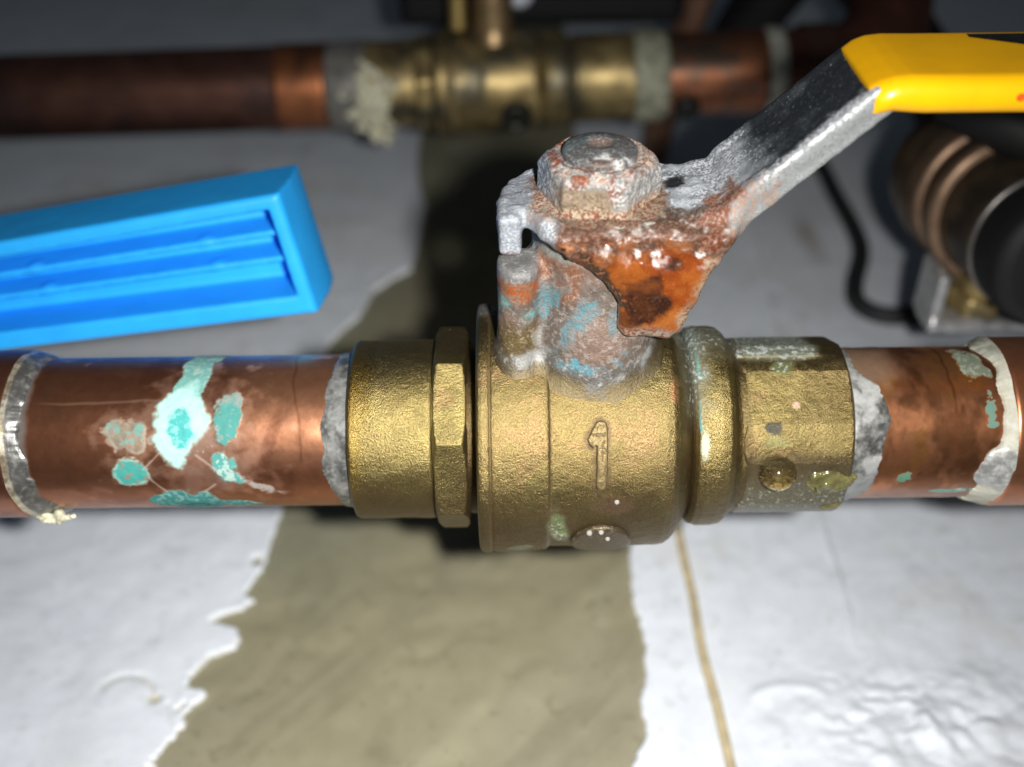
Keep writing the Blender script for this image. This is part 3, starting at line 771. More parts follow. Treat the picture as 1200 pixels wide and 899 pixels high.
p.lay(isflap * ss(1.4, 0.3, np.abs(brn - 1.0)) * ss(28.5, 26.5, z) * 0.7, (0.30, 0.10, 0.02), rough=0.26)
edge = np.abs(poly2(x, z, FLAP))
p.lay(isflap * ss(1.6, 0.5, edge + 1.0 * n2) * ss(36, 33, z) * ss(6, 8.5, x), (0.22, 0.17, 0.11), rough=0.5, c2=(0.14, 0.045, 0.025), mix=0.48)
p.lay(isflap * ss(24.6, 23.0, z + 1.2 * n2), (0.19, 0.165, 0.13), rough=0.5, c2=(0.12, 0.035, 0.022), mix=0.5)
lefte = poly2(x, z, [(-6, 38), (-1.7, 32.6), (2.3, 27.3), (3.3, 27.6), (0.8, 31.6), (-2.8, 36.2)])
p.lay(isflap * ss(0.6, -0.3, lefte + 0.9 * n2), (0.035, 0.02, 0.012), rough=0.3, c2=(0.19, 0.075, 0.038), mix=0.38)
p.lay(ss(1.0, 0.5, np.hypot((x + 4.6) / 1.7, (z - 35.9) / 1.3) + 0.5 * n2) * ss(-6, -7, y), (0.30, 0.13, 0.06), met=0.0, mix=0.35, c2=(0.06, 0.02, 0.01))
p.lay(ss(0.55, 0.25, np.hypot(x + 4.9, z - 35.7)) * ss(-6, -7, y), (0.01, 0.006, 0.005), mix=0.0)
# tab foot
p.lay(ss(-9.0, -9.8, x) * ss(33.4, 32.2, z + 0.5 * n2), (0.17, 0.085, 0.075), c2=(0.32, 0.29, 0.29), mix=0.5)
lever = mesh_from('lever', V, Q, p.attrs(), 'zinc', valve)

# --- yellow grip on the arm
GRIP = [(29.3, 50.2), (32.2, 51.2), (34.5, 51.0), (36, 50.9), (110, 50.6), (112, 52), (112, 54), (110, 55.3), (38, 55.4), (34, 55.45), (32.2, 55.25), (30.6, 54.7), (29.1, 53.6)]
def f_grip(P):
    x, y, z = P[:, 0], P[:, 1], P[:, 2]
    d = poly2(x, z, GRIP)
    a = extrude(d, y, 8.35 - 0.5 * ss(32, 29, x), 2.1)
    cut = 29.55 + 0.10 * (53 - z) - x
    return smax(a, cut, 0.25)
V, Q, Nn = surfnets(f_grip, (28, -9.5, 49), (113, 9.5, 57), 0.32)
grip = mesh_from('grip', V, Q, None, 'yellow', lever)
grip['label'] = 'yellow vinyl grip on the lever arm'
# black printed sign on the grip's upper face
pv = np.array([(44.2, 4.9, 0), (60, -2.6, 0), (75, -2.6, 0), (75, 6.0, 0), (44.2, 6.0, 0)], float)
pv[:, 2] = 55.46
me = bpy.data.meshes.new('printed_mark')
me.from_pydata([tuple(v * MM) for v in pv], [], [(0, 1, 2, 3, 4)])
me.materials.append(M['print'])
o = bpy.data.objects.new('printed_mark', me); col.objects.link(o); o.parent = grip
me = bpy.data.meshes.new('red_fleck')
fleck = [(46.0 + 0.55 * math.cos(a), -8.42, 53.35 + 0.5 * math.sin(a)) for a in np.linspace(0, 6.283, 14, endpoint=False)]
me.from_pydata([tuple(c * MM for c in v) for v in fleck], [], [tuple(range(14))])
me.materials.append(plain('red_fleck', (0.65, 0.10, 0.01), 0.5, bump=0))
o = bpy.data.objects.new('red_fleck', me); col.objects.link(o); o.parent = grip

# --- lock nut and the stem end in it
def f_nut(P):
    x, y, z = P[:, 0], P[:, 1], P[:, 2]
    d = -1e9
    for k in range(6):
        a = math.radians(-98 + 60 * k)
        d = np.maximum(d, x * math.cos(a) + y * math.sin(a) - 6.75)
    r = np.hypot(x, y)
    d = smax(d, np.maximum(z - 43.8, 37.6 - z), 0.5)
    d = smax(d, (r - 7.1) * 0.5 + (z - 42.6) * 0.866, 0.7)
    d = smax(d, -np.maximum(np.abs(r - 5.0) - 0.45, 43.1 - z), 0.25)
    return d + 0.18 * fbm(P, 3, 3, 151) + 0.06 * fbm(P, 1.0, 2, 152)
V, Q, Nn = surfnets(f_nut, (-8.6, -8.6, 37), (8.6, 8.6, 46), 0.24)
x, y, z = V.T; r = np.hypot(x, y); an = np.degrees(np.arctan2(y, x))
n2 = fbm(V, 2.0, 4, 153); n4 = fbm(V, 4, 3, 154); n1 = fbm(V, 1.0, 3, 155)
V = V + Nn * (0.10 * n1 + 0.10 * n2)[:, None]
p = Paint(len(V), (0.21, 0.205, 0.195), 0.2, 0.55, 0.8, c2=(0.44, 0.43, 0.41), mix=0.47)
p.lay(ss(-75, -85, an) * ss(-150, -126, an) * ss(42.2, 41.2, z), (0.235, 0.18, 0.115), met=0.1, c2=(0.15, 0.105, 0.07), mix=0.42)
p.lay(ss(0.15, 0.5, n2) * ss(43.2, 42.2, z) * ss(39.5, 41, z), (0.17, 0.075, 0.055), c2=(0.42, 0.36, 0.32), mix=0.48)
p.lay(ss(0.15, 0.45, n4 + 0.4 * n2) * ss(42.2, 41.2, z) * ss(2, 4, x), (0.40, 0.41, 0.40), met=0.0, c2=(0.2, 0.1, 0.07), mix=0.32)
p.lay(ss(40.0, 38.6, z + 0.9 * n2), (0.36, 0.29, 0.20), met=0.0, c2=(0.18, 0.055, 0.028), mix=0.48)
p.lay(ss(41.8, 42.8, z) * ss(-0.05, 0.25, n2 + 0.5 * n1), (0.17, 0.042, 0.018), met=0.0, rough=0.75, c2=(0.28, 0.13, 0.075), mix=0.44)
p.lay(ss(42.0, 43.0, z) * ss(0.1, 0.35, -n2 - 0.3 * n1), (0.43, 0.36, 0.30), met=0.0, c2=(0.24, 0.09, 0.05), mix=0.44)
p.lay(ss(41.2, 42.4, z) * ss(6.2, 7.2, r) * ss(0.0, 0.4, n4 + 0.5 * n2), (0.13, 0.135, 0.135), met=0.2, c2=(0.36, 0.37, 0.37), mix=0.45)
p.lay(ss(5.6, 5.1, r + 0.5 * n2) * ss(43.2, 43.6, z) * ss(-0.2, 0.2, n2 + 0.1), (0.42, 0.37, 0.30), met=0.0, c2=(0.24, 0.075, 0.035), mix=0.42)
p.lay(ss(150, 165, np.abs(an)) * ss(43.5, 42.5, z), (0.16, 0.185, 0.22), met=0.3, c2=(0.36, 0.39, 0.42), mix=0.46)
mesh_from('lock_nut', V, Q, p.attrs(), 'rusty', valve)
def f_stem(P):
    x, y, z = P[:, 0], P[:, 1], P[:, 2]
    r = np.hypot(x, y)
    a = smax(r - 4.7, z - (45.0 - 0.045 * r * r), 0.5)
    dim = np.sqrt(x * x + y * y + (z - 47.6) ** 2) - 3.3
    return np.maximum(smax(a, -dim, 0.4), 42.3 - z) + 0.06 * fbm(P, 2, 3, 161)
V, Q, Nn = surfnets(f_stem, (-5.5, -5.5, 41.8), (5.5, 5.5, 46.2), 0.2)
x, y, z = V.T; n2 = fbm(V, 2.0, 4, 163); r = np.hypot(x, y)
p = Paint(len(V), (0.155, 0.15, 0.148), 0.5, 0.38, 0.8, c2=(0.22, 0.23, 0.225), mix=0.4)
p.lay(ss(0.0, 0.5, fbm(V, 2.5, 4, 164) + 0.3 * n2) * ss(0.5, -2, x) * 0.8, (0.11, 0.165, 0.17), met=0.2, c2=(0.2, 0.2, 0.2), mix=0.4)
p.lay(ss(1.9, 1.2, r), (0.27, 0.18, 0.15), met=0.4)
p.lay(ss(2.7, 3.6, -y + 1.6 * n2) * ss(-0.1, 0.25, fbm(V, 1.8, 3, 165)), (0.44, 0.445, 0.43), met=0.0, mix=0.4, c2=(0.18, 0.11, 0.085))
p.lay(ss(1, 0.5, np.hypot(x / 2.6, (y + 4.4) / 0.8) + 0.4 * n2), (0.10, 0.075, 0.065), met=0.2)
mesh_from('stem_end', V, Q, p.attrs(), 'rusty', valve)

# ================================================================== near copper pipes
COPPER = (0.37, 0.15, 0.08)
def copper_paint(P, X, PH, seed=0):
    p = Paint(len(P), COPPER, 0.9, 0.36, 0.7, c2=(0.30, 0.12, 0.065), mix=0.0)
    n = fbm(P * [0.7, 1, 1], 9, 4, 170 + seed)
    p.lay(ss(0.0, 0.7, n) * 0.8, (0.36, 0.145, 0.075))
    p.lay(ss(0.2, 0.8, -n) * 0.6, (0.62, 0.30, 0.17), rough=0.33)
    p.lay(ss(0.2, 0.7, fbm(P * [0.25, 1, 1], 4, 3, 172 + seed)) * 0.45, (0.24, 0.095, 0.052))
    p.lay(ss(0.0, 0.5, fbm(P, 4.5, 5, 173 + seed)) * 0.6, (0.23, 0.085, 0.045), rough=0.42)
    p.lay(ss(0.15, 0.55, fbm(P, 3.0, 5, 174 + seed)) * 0.5, (0.52, 0.245, 0.14), rough=0.28)
    return p

def ell(X, S, cx, cs, rx, rs, P, seed, amp=0.35, size=1.6, shear=0.0):
    return np.hypot((X - cx - shear * (S - cs)) / rx, (S - cs) / rs) + amp * fbm(P, size, 4, seed)

def verdigris(P, X, PH):
    """coverage fields of the blooms on the left pipe (s = arc length in mm)"""
    S = 11.0 * PH
    f = {}
    k1, k2 = fbm(P, 1.0, 4, 181), fbm(P, 2.4, 4, 182)
    run = np.interp(S, [8, 10, 13.5, 15, 21, 26], [-57.0, -56.8, -55.9, -55.4, -54.9, -54.0]); wd = np.interp(S, [8, 13.3, 15, 21, 26], [1.7, 2.3, 2.15, 2.1, 2.6])
    main = np.hypot((X - np.interp(S, [4, 8, 12, 15], [-57.3, -56.9, -56.3, -55.6])) / np.interp(S, [4, 7, 10, 13, 15.5], [2.6, 3.7, 3.5, 2.6, 2.0]), (S - 9.0) / 5.4) + 0.30 * fbm(P, 2.4, 4, 180) + 0.08 * k1
    f['main'] = ss(1.22, 0.90, main)
    f['stream'] = ss(1.08, 0.90, np.abs(X - run) / wd + 0.14 * k1 + 0.25 * k2 + 3 * ss(8.2, 7.2, S)) * ss(6.5, 8, S)
    f['core'] = ss(1.15, 0.8, np.hypot(np.abs(X + 57.0) / 1.9, np.abs(S - 7.9) / 2.5) + 0.5 * k2 + 0.3 * k1)
    aa = ell(X, S, -64.2, 7.0, 2.9, 2.4, P, 184, 0.4)
    f['a'] = ss(1.08, 0.85, aa); f['arim'] = ss(0.25, 0.05, np.abs(aa - 0.95)) * ss(-0.2, 0.2, k2)
    bb = ell(X, S, -64.0, 1.7, 2.5, 2.2, P, 185, 0.28) + 0.06 * k1
    f['b'] = ss(1.10, 0.86, bb); f['brim'] = ss(0.16, 0.04, np.abs(bb - 0.93 + 0.06 * k1)) * ss(-0.45, -0.1, k1)
    cc = np.hypot((X + 50.2 - 0.12 * (S - 9)) / np.interp(S, [4.5, 7, 10, 13], [0.5, 1.2, 1.7, 1.3]), np.clip(np.abs(S - 9.0) - 2.6, 0, 9)) + 0.5 * k1 + 0.4 * k2
    f['c'] = ss(1.25, 0.85, cc)
    f['d'] = ss(1.15, 0.85, ell(X, S, -50.6, 1.8, 1.6, 2.3, P, 187, 0.6, 1.4, -0.3) + 0.2 * k1)
    f['e'] = ss(1.12, 0.85, np.abs(S + 4.9 + 0.12 * (X + 57)) / np.interp(X, [-63, -61.5, -58, -54, -52.5, -48, -46], [0.2, 2.2, 3.2, 2.9, 1.5, 0.9, 0.2]) + 0.4 * fbm(P, 1.8, 4, 188) + 0.2 * k1) * ss(-63.2, -62.2, X) * ss(-46, -47.5, X)
    f['wash'] = ss(1.2, 0.2, ell(X, S, -53, 5.0, 7.5, 8.0, P, 189, 0.9, 3.0) + 0.4 * k2)
    f['tail'] = ss(1.1, 0.3, np.abs(S - np.interp(X, [-51, -44], [1.2, -2.4])) / np.interp(X, [-51, -49, -46, -42], [0.7, 1.3, 1.0, 0.3]) + 0.9 * k1 + 0.6 * k2) * ss(-51, -50, X) * ss(-42, -45, X)
    return f
def left_pipe_paint(P, X, PH):
    p = copper_paint(P, X, PH)
    dg = np.degrees(PH); S = 11.0 * PH
    v = verdigris(P, X, PH)
    # lighter brushed zone towards the valve, browner skin on the left
    p.lay(ss(-52, -46, X + 2 * fbm(P, 6, 3, 191)) * ss(5, 20, dg) * 0.6, (0.66, 0.31, 0.17), rough=0.33)
    p.lay(ss(-60, -72, X + 5 * fbm(P, 8, 3, 192)) * 0.6, (0.33, 0.135, 0.07))
    p.lay(ss(0.35, 0.0, np.abs(X + 40.5 + 0.02 * (dg - 40) + 0.5 * fbm(P, 5, 2, 193))) * ss(10, 20, dg) * 0.6, (0.26, 0.10, 0.05))
    p.lay(ss(1.2, 0.6, np.hypot((X + 44.5 - 0.06 * (dg - 30)) / 1.1, (dg - 25) / 33) + 0.2 * fbm(P, 4, 3, 194)) * 0.55, (0.27, 0.10, 0.055))
    p.lay(ss(0.3, 0.05, np.abs(S - 11.7 + 0.3 * fbm(P, 6, 2, 195))) * ss(-57, -60, X) * ss(-78, -70, X) * 0.7, (0.12, 0.08, 0.06), met=0.3)
    p.lay(v['wash'] * 0.45, (0.27, 0.18, 0.14), met=0.25, rough=0.5, c2=(0.40, 0.34, 0.30), mix=0.42)
    p.lay(v['tail'] * 0.8, (0.36, 0.36, 0.34), met=0.0, rough=0.6, c2=(0.24, 0.2, 0.17), mix=0.45)
    p.lay(ss(0.2, 0.6, fbm(P, 3, 4, 196)) * ss(80, 100, dg) * 0.5, (0.40, 0.36, 0.34), met=0.2)
    TE, PA, DK = (0.045, 0.29, 0.25), (0.37, 0.62, 0.56), (0.012, 0.13, 0.125)
    n = fbm(P, 2.0, 4, 197)
    def bloom(m, c, c2, mix):
        p.lay(m, c, met=0.0, rough=0.8, bump=1.6, c2=c2, mix=mix)
    halo = np.clip(np.maximum.reduce([ss(1.7, 0.9, ell(X, S, cx, cs, rx, rs, P, 201, 0.8, 2.0)) for cx, cs, rx, rs in ((-56.8, 8.6, 3.9, 4.7), (-64.2, 7, 2.9, 2.4), (-64, 1.7, 2.5, 2.2), (-50.2, 9, 1.7, 3.6), (-50.6, 1.8, 1.6, 2.3))]), 0, 1)
    p.lay(halo * 0.22, (0.22, 0.25, 0.21), met=0.2, rough=0.7, c2=(0.30, 0.22, 0.18), mix=0.45)
    bloom(v['stream'], (0.15, 0.37, 0.33), (0.29, 0.45, 0.40), 0.44)
    bloom(v['main'], PA, (0.30, 0.55, 0.50), 0.30)
    bloom(v['core'] * v['main'], (0.06, 0.38, 0.36), (0.18, 0.50, 0.46), 0.42)
    bloom(v['a'] * (0.35 + 0.65 * ss(-0.15, 0.25, n)), (0.15, 0.30, 0.25), (0.28, 0.19, 0.15), 0.48); bloom(v['arim'] * 0.5, (0.33, 0.33, 0.27), TE, 0.4)
    bloom(v['b'], TE, (0.24, 0.18, 0.14), 0.40); bloom(v['brim'] * 0.6, (0.30, 0.45, 0.38), TE, 0.42)
    bloom(v['c'], (0.055, 0.25, 0.22), (0.22, 0.27, 0.24), 0.34)
    bloom(v['c'] * ss(10.5, 12, S + 2 * n), (0.26, 0.27, 0.24), (0.08, 0.22, 0.2), 0.44)
    bloom(v['d'], (0.07, 0.28, 0.25), (0.32, 0.45, 0.41), 0.46)
    bloom(v['e'], (0.035, 0.20, 0.19), (0.16, 0.36, 0.33), 0.46)
    bloom(v['e'] * ss(1.1, 0.7, np.hypot((X + 55.8) / 2.4, (S + 6.0) / 0.9) + 0.5 * n), DK, (0.03, 0.2, 0.19), 0.42)
    for (xa, sa_, xb, sb_) in ((-59.6, 4.6, -62.0, 2.2), (-54.6, 4.2, -51.6, 1.6), (-61.4, 0.6, -59.6, -2.0), (-54.6, -2.2, -52.6, -0.6)):
        t_ = np.clip(((X - xa) * (xb - xa) + (S - sa_) * (sb_ - sa_)) / ((xb - xa) ** 2 + (sb_ - sa_) ** 2), 0, 1)
        dd = np.hypot(X - xa - t_ * (xb - xa), S - sa_ - t_ * (sb_ - sa_))
        p.lay(ss(0.28, 0.08, dd + 0.12 * n) * 0.6, (0.42, 0.34, 0.29), met=0.1)
    p.lay(ss(-77.2, -78.2, X + 0.5 * fbm(P, 3, 3, 198)), (0.22, 0.19, 0.17), met=0.5)
    return p
def left_pipe_disp(P, X, PH):
    v = verdigris(P, X, PH)
    n = fbm(P, 1.1, 3, 199)
    c = np.maximum.reduce([v['stream'] * 0.7, v['main'], v['a'] * 0.4, v['b'] * 0.6 + v['brim'] * 0.4, v['c'] * 0.7, v['d'] * 0.7, v['e']])
    return 0.04 * fbm(P, 8, 3, 200) + 0.02 * fbm(P, 2.5, 3, 202) + c * (0.07 + 0.09 * n)
lpipe = thing('copper_pipe', 'copper pipe with turquoise verdigris spots, left of the near valve', 'pipe', 'near copper pipes')
PHP = phis(560, 60)
lathe('pipe_wall', [(-84, 11.0), (-33.0, 11.0)], PHP, 'copper', lpipe, left_pipe_paint, step=0.16, dispf=left_pipe_disp)

def right_pipe_paint(P, X, PH):
    p = copper_paint(P, X, PH, 40)
    dg = np.degrees(PH); n = fbm(P * [1.2, 0.8, 0.8], 5, 4, 211)
    p.lay(np.full(len(P), 0.35), (0.56, 0.235, 0.09))
    p.lay(ss(0.0, 0.4, n) * 0.85, (0.21, 0.085, 0.037))
    p.lay(ss(0.1, 0.5, -n) * 0.7, (0.62, 0.27, 0.085), rough=0.25)
    p.lay(ss(0.35, 0.05, np.abs(X - 49 - 0.8 * fbm(P, 6, 3, 212))) * ss(10, 30, dg) * 0.8, (0.25, 0.09, 0.035))
    p.lay(ss(60, 90, dg + 20 * fbm(P, 5, 3, 213)) * ss(45, 40, X) * 0.7, (0.24, 0.19, 0.15), met=0.4)
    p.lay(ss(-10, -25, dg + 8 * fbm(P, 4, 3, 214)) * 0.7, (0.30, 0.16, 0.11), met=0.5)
    S = 11 * PH
    p.lay(ss(1.0, 0.8, ell(X, S, 43.4, -1.0, 1.1, 0.8, P, 215, 1.0, 1.0)), (0.075, 0.18, 0.12), met=0.0, rough=0.8)
    p.lay(ss(1.0, 0.8, ell(X, S, 51.0, -4.6, 3.6, 0.8, P, 216, 0.9, 1.2)), (0.16, 0.32, 0.28), met=0.0, rough=0.8, c2=(0.42, 0.45, 0.41), mix=0.42)
    p.lay(ss(1.0, 0.85, ell(X, S, 53.3, 17.0, 2.2, 3.6, P, 217, 0.7, 2.0, -0.1)), (0.15, 0.175, 0.125), met=0.1, rough=0.5, c2=(0.25, 0.27, 0.21), mix=0.44)
    p.lay(ss(1.0, 0.85, ell(X, S, 54.4, 9.0, 0.7, 2.2, P, 218, 0.9, 1.2)), (0.10, 0.20, 0.155), met=0.0, rough=0.8)
    return p
rpipe = thing('copper_pipe', 'short bright copper pipe with green flecks, right of the near valve', 'pipe', 'near copper pipes')
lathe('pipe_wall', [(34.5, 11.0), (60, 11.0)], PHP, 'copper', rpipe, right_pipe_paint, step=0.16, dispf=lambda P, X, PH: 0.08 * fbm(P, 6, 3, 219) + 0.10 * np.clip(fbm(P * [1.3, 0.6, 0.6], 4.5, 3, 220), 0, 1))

# --- couplings further along both pipes
def coup_paint(seed):
    def f(P, X, PH):
        p = copper_paint(P, X, PH, seed)
        p.lay(np.full(len(P), 0.5), (0.27, 0.105, 0.07) if seed == 80 else (0.55, 0.23, 0.11))
        return p
    return f
lc = thing('pipe_coupling', 'dark copper coupling with bright solder rim at the far left of the near pipe', 'coupling', 'couplings on the near pipe')
lathe('coupling_wall', [(-150, 12.2), (-81.2, 12.2), (-80.8, 12.05), (-80.5, 11.7), (-80.5, 11.0)], PHP, 'copper', lc, coup_paint(80), step=0.6)
rc = thing('pipe_coupling', 'copper coupling with chalky white crust at the right edge of the near pipe', 'coupling', 'couplings on the near pipe')
lathe('coupling_wall', [(57.2, 11.0), (57.2, 11.9), (57.6, 12.25), (58.2, 12.3), (130, 12.3)], PHP, 'copper', rc, coup_paint(90), step=0.5)

# --- solder and crust rings; inner edge e0(phi), outer edge e1(phi)
def ring(name, parent, e0, e1, rise, base, paint, seed, mat='solder', nx=46):
    ph = phis(460, 70)
    dg = np.degrees(ph)
    a, b = e0(dg), e1(dg)
    wobA = 0.75 * fbm(np.stack([np.cos(ph), np.sin(ph), 0 * ph], 1) * 11, 3.0, 4, seed)
    a = a + wobA
    t = np.linspace(0, 1, nx)
    X = (a[None, :] * (1 - t[:, None]) + b[None, :] * t[:, None]).ravel()
    PH = np.tile(ph, nx); T = np.repeat(t, len(ph))
    P0 = np.stack([X, -11 * np.cos(PH), 11 * np.sin(PH)], 1)
    prof = np.interp(T, [0, 0.06, 0.2, 0.6, 1.0], [-0.3, 0.12, 0.35, 0.7, 1.0])
    R = base + rise * prof + (0.16 * fbm(P0, 3.5, 2, seed + 1) + 0.02 * fbm(P0, 0.8, 2, seed + 2)) * ss(0, 0.15, T)
    P = np.stack([X, -R * np.cos(PH), R * np.sin(PH)], 1)
    PHw = (PH + math.pi) % (2 * math.pi) - math.pi
    return mesh_from(name, P, grid_quads(nx, len(ph), True), paint(P, X, PHw, T).attrs(), mat, parent)

def solder_paint(white, seed):
    def f(P, X, PH, T):
        p = Paint(len(P), (0.17, 0.17, 0.163), 0.75, 0.32, 0.8, c2=(0.26, 0.26, 0.245), mix=0.30 + 0.14 * white)
        n = fbm(P, 3, 4, seed)
        p.lay(ss(0.0, 0.5, n) * (0.8 - 0.5 * white), (0.11, 0.11, 0.108))
        p.lay(ss(-0.1, 0.4, -n) * white, (0.44, 0.445, 0.43), met=0.05, rough=0.65)
        return p
    return f
lin = lambda xs, ys: (lambda d: np.interp((d + 180) % 360 - 180, xs, ys))
ring('solder_ring', lpipe, lin([-180, -40, -21, 11, 42, 74, 105, 140, 180], [-36.0, -35.9, -36.6, -37.4, -37.2, -36.6, -36.0, -35.8, -36.0]), lin([-180, 180], [-33.6, -33.6]), 0.5, 11.0, solder_paint(0.25, 230), 231)
def white_solder(P, X, PH, T):
    p = solder_paint(0.8, 240)(P, X, PH, T)
    dg = np.degrees(PH)
    p.lay(ss(20, -5, dg + 14 * fbm(P, 4, 3, 243)) * 0.75, (0.20, 0.21, 0.215), met=0.3, mix=0.45)
    p.lay(ss(70, 84, dg) * 0.8, (0.15, 0.15, 0.135), met=0.2, mix=0.5, c2=(0.36, 0.37, 0.34))
    return p
ring('solder_ring', rpipe, lin([-180, -35, -13, 4, 31, 48, 66, 75, 94, 120, 180], [37.5, 37.6, 38.9, 39.4, 40.4, 40.6, 39.6, 37.6, 36.8, 36.6, 37]), lin([-180, 180], [35.4, 35.4]), 0.6, 11.0, white_solder, 241)
def dark_solder(P, X, PH, T):
    p = solder_paint(0.1, 250)(P, X, PH, T)
    p.lay(np.full(len(P), 0.55), (0.10, 0.095, 0.088), met=0.5)
    p.lay(ss(0.72, 0.80, T), (0.40, 0.34, 0.23), met=0.75, rough=0.3, c2=(0.48, 0.45, 0.37), mix=0.45)
    return p
ring('solder_ring', lc, lin([-180, -45, -31, -16, 14, 44, 78, 104, 180], [-77.2, -76.0, -76.4, -77.2, -78.0, -78.4, -78.2, -77.6, -77.5]), lin([-180, -60, -30, 0, 60, 180], [-80.9, -79.8, -80.3, -80.9, -80.9, -80.9]), 1.15, 11.0, dark_solder, 251)
def crust_paint(P, X, PH, T):
    p = Paint(len(P), (0.42, 0.41, 0.31), 0.0, 0.8, 1.4, c2=(0.50, 0.49, 0.44), mix=0.45)
    dg = np.degrees(PH); n = fbm(P, 3, 4, 261)
    p.lay(ss(26, 14, dg + 8 * n) * ss(-18, -8, dg + 5 * n), (0.26, 0.26, 0.255), met=0.4, rough=0.35, c2=(0.46, 0.46, 0.44), mix=0.42)
    p.lay(ss(80, 92, dg + 6 * n), (0.20, 0.205, 0.165), c2=(0.36, 0.36, 0.3), mix=0.45)
    p.lay(ss(0.75, 1.0, T) * ss(40, 20, dg) * ss(-10, 10, dg), (0.30, 0.31, 0.28))
    return p
ring('lime_crust', rc, lin([-180, -40, -25, -3, 14, 24, 47, 66, 74, 90, 111, 180], [56.0, 53.6, 53.3, 53.2, 54.2, 55.5, 55.9, 55.4, 55.7, 55.9, 54.8, 56.0]), lin([-180, -40, -20, 20, 60, 100, 180], [58.0, 58.3, 58.0, 57.5, 57.2, 57.4, 57.6]), 1.25, 11.05, crust_paint, 262)
# a pale drip hanging under the left coupling's rim
def blob(name, parent, c, rad, mat, h=0.25, amp=0.35, seed=1, extra=None):
    c = np.array(c, float); rad = np.array(rad, float)
    def f(P):
        q = (P - c) / rad
        d = (np.linalg.norm(q, axis=1) - 1) * rad.min() * 0.9
        if extra is not None: d = smin(d, extra(P), 0.8)
        return d + amp * fbm(P, max(1.0, rad.min()), 3, seed)
    V, Q, Nn = surfnets(f, c - rad * 1.5 - 1.0 - (3 if extra else 0), c + rad * 1.5 + 1.0 + (3 if extra else 0), h)
    return mesh_from(name, V, Q, None, mat, parent)
blob('lime_drip', lc, (-77.2, -9.3, -8.1), (2.1, 0.9, 0.8), 'chalk', amp=0.5, seed=270)

# --- wet things on the right hexagon
wd = blob('water_drop', None, (24.7, -13.6, 2.5), (2.5, 2.4, 2.4), 'drop', h=0.22, amp=0.0)
tag(wd, 'clear amber water drop hanging on the right hexagon of the near valve', 'water drop')
fx = blob('flux_blob', None, (32.4, -11.6, -0.2), (3.2, 1.3, 2.6), 'flux', h=0.24, amp=0.35, seed=281,
          extra=lambda P: np.minimum(sbox(P, (33.6, -9.4, -5.0), (2.0, 2.3, 1.8), 1.4), np.linalg.norm((P - np.array([30.2, -8.6, -8.6])) / [2.6, 0.8, 0.7], axis=1) - 1.0))
tag(fx, 'yellow green lump of flux at the right end of the near valve', 'flux')

# ================================================================== blue handle, behind the left pipe
BA = np.array([-43.1, 27.0, 2.6]); BB = np.array([-47.3, 29.9, 23.0]); BC = np.array([-94.96, 22.8, -1.3])
bu = (BC - BA) / np.linalg.norm(BC - BA)
bn = np.cross(BC - BA, BB - BA); bn /= np.linalg.norm(bn)
if bn[1] > 0: bn = -bn
bw = np.cross(bn, bu); bw = bw if bw[2] > 0 else -bw
ub, wb = (BB - BA) @ bu, (BB - BA) @ bw
RIM = [(0, 0), (ub, wb), (120, 14.4), (120, 0)]
INN = [(2.7, 3.5), (ub + 1.9, wb - 2.4), (116, 11.8), (116, 3.0)]
def f_blue(P):
    D = P - BA
    u, w, h = D @ bu, D @ bw, D @ (-bn)          # h: depth away from the rim
    bulge = 1.7 * np.sin(np.clip(h / 16, 0, 1) * math.pi * 0.62)
    outer = extrude(poly2(u + bulge * ss(30, 0, u), w, RIM) , h - 8, 8.0, 0.9)
    cav = extrude(poly2(u, w, INN), h - 2.0, 8.0, 0.4)
    d = smax(outer, -cav, 0.5)
    t = np.clip(u / 120, 0, 1)
    for k in (0.38, 0.70):
        wc = (3.3 + (wb - 6.3 + (14.4 - wb) * t) * k)
        rib = np.maximum(np.maximum(np.abs(w - wc) - 0.45 - 0.10 * (h - 3.8), np.maximum(3.8 - h, h - 12)), np.maximum(2.0 - u, u - 118))
        d = smin(d, rib, 0.5)
        for uk in (14.0, 42.0, 72.0):
            d = smin(d, np.linalg.norm((np.stack([u - uk - 3 * k, w - wc, h - 5.2], 1)) / [1.3, 0.9, 1.3], axis=1) - 1.0, 0.6)
    return d
lo = np.array([-172, 8, -16.0]); hi = np.array([-36, 50, 27.0])
V, Q, Nn = surfnets(f_blue, lo, hi, 0.45, newton=3)
bh = mesh_from('blue_handle', V, Q, None, 'blue')
tag(bh, 'hollow bright blue plastic lever handle with two ribs inside, above the left pipe', 'handle')

# ================================================================== far pipe run (out of focus)
FA0, FA1 = np.array([-300.0, 169.7, -20.8]), np.array([86.0, 174.4, -14.4])
fa = (FA1 - FA0) / np.linalg.norm(FA1 - FA0)
def fpt(xx):
    return FA0 + fa * ((xx - FA0[0]) / fa[0])
def far_part(name, prof, mat, parent, poly=None, n=56):
    """prof: (world x, radius)"""
    o = fpt(prof[0][0])
    pr = [((xx - prof[0][0]) / fa[0], r) for xx, r in prof]
    return lathe_axis(name, pr, o, fa, mat, parent, n=n, poly=poly)
fp = thing('copper_pipe', 'blurred dark copper pipe running in from the left at the top', 'pipe', 'far copper pipes')
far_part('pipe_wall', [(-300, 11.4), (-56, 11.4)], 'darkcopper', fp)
far_part('solder_ring', [(-61, 11.7), (-56, 12.2), (-50, 12.3)], plain('dull_solder', (0.22, 0.21, 0.19), 0.5, 0.4, size=5, var=0.3), fp)
far_part('copper_collar', [(-75, 11.9), (-61, 11.9)], plain('orange_copper', (0.40, 0.15, 0.065), 0.42, 0.85, size=5, var=0.25, other=(0.22, 0.09, 0.05)), fp)
blob('lime_crust', fp, tuple(fpt(-49.5) + np.array([0, -10.6, -1.5])), (5.6, 3.0, 9.0), 'chalk', h=0.7, amp=2.2, seed=290)

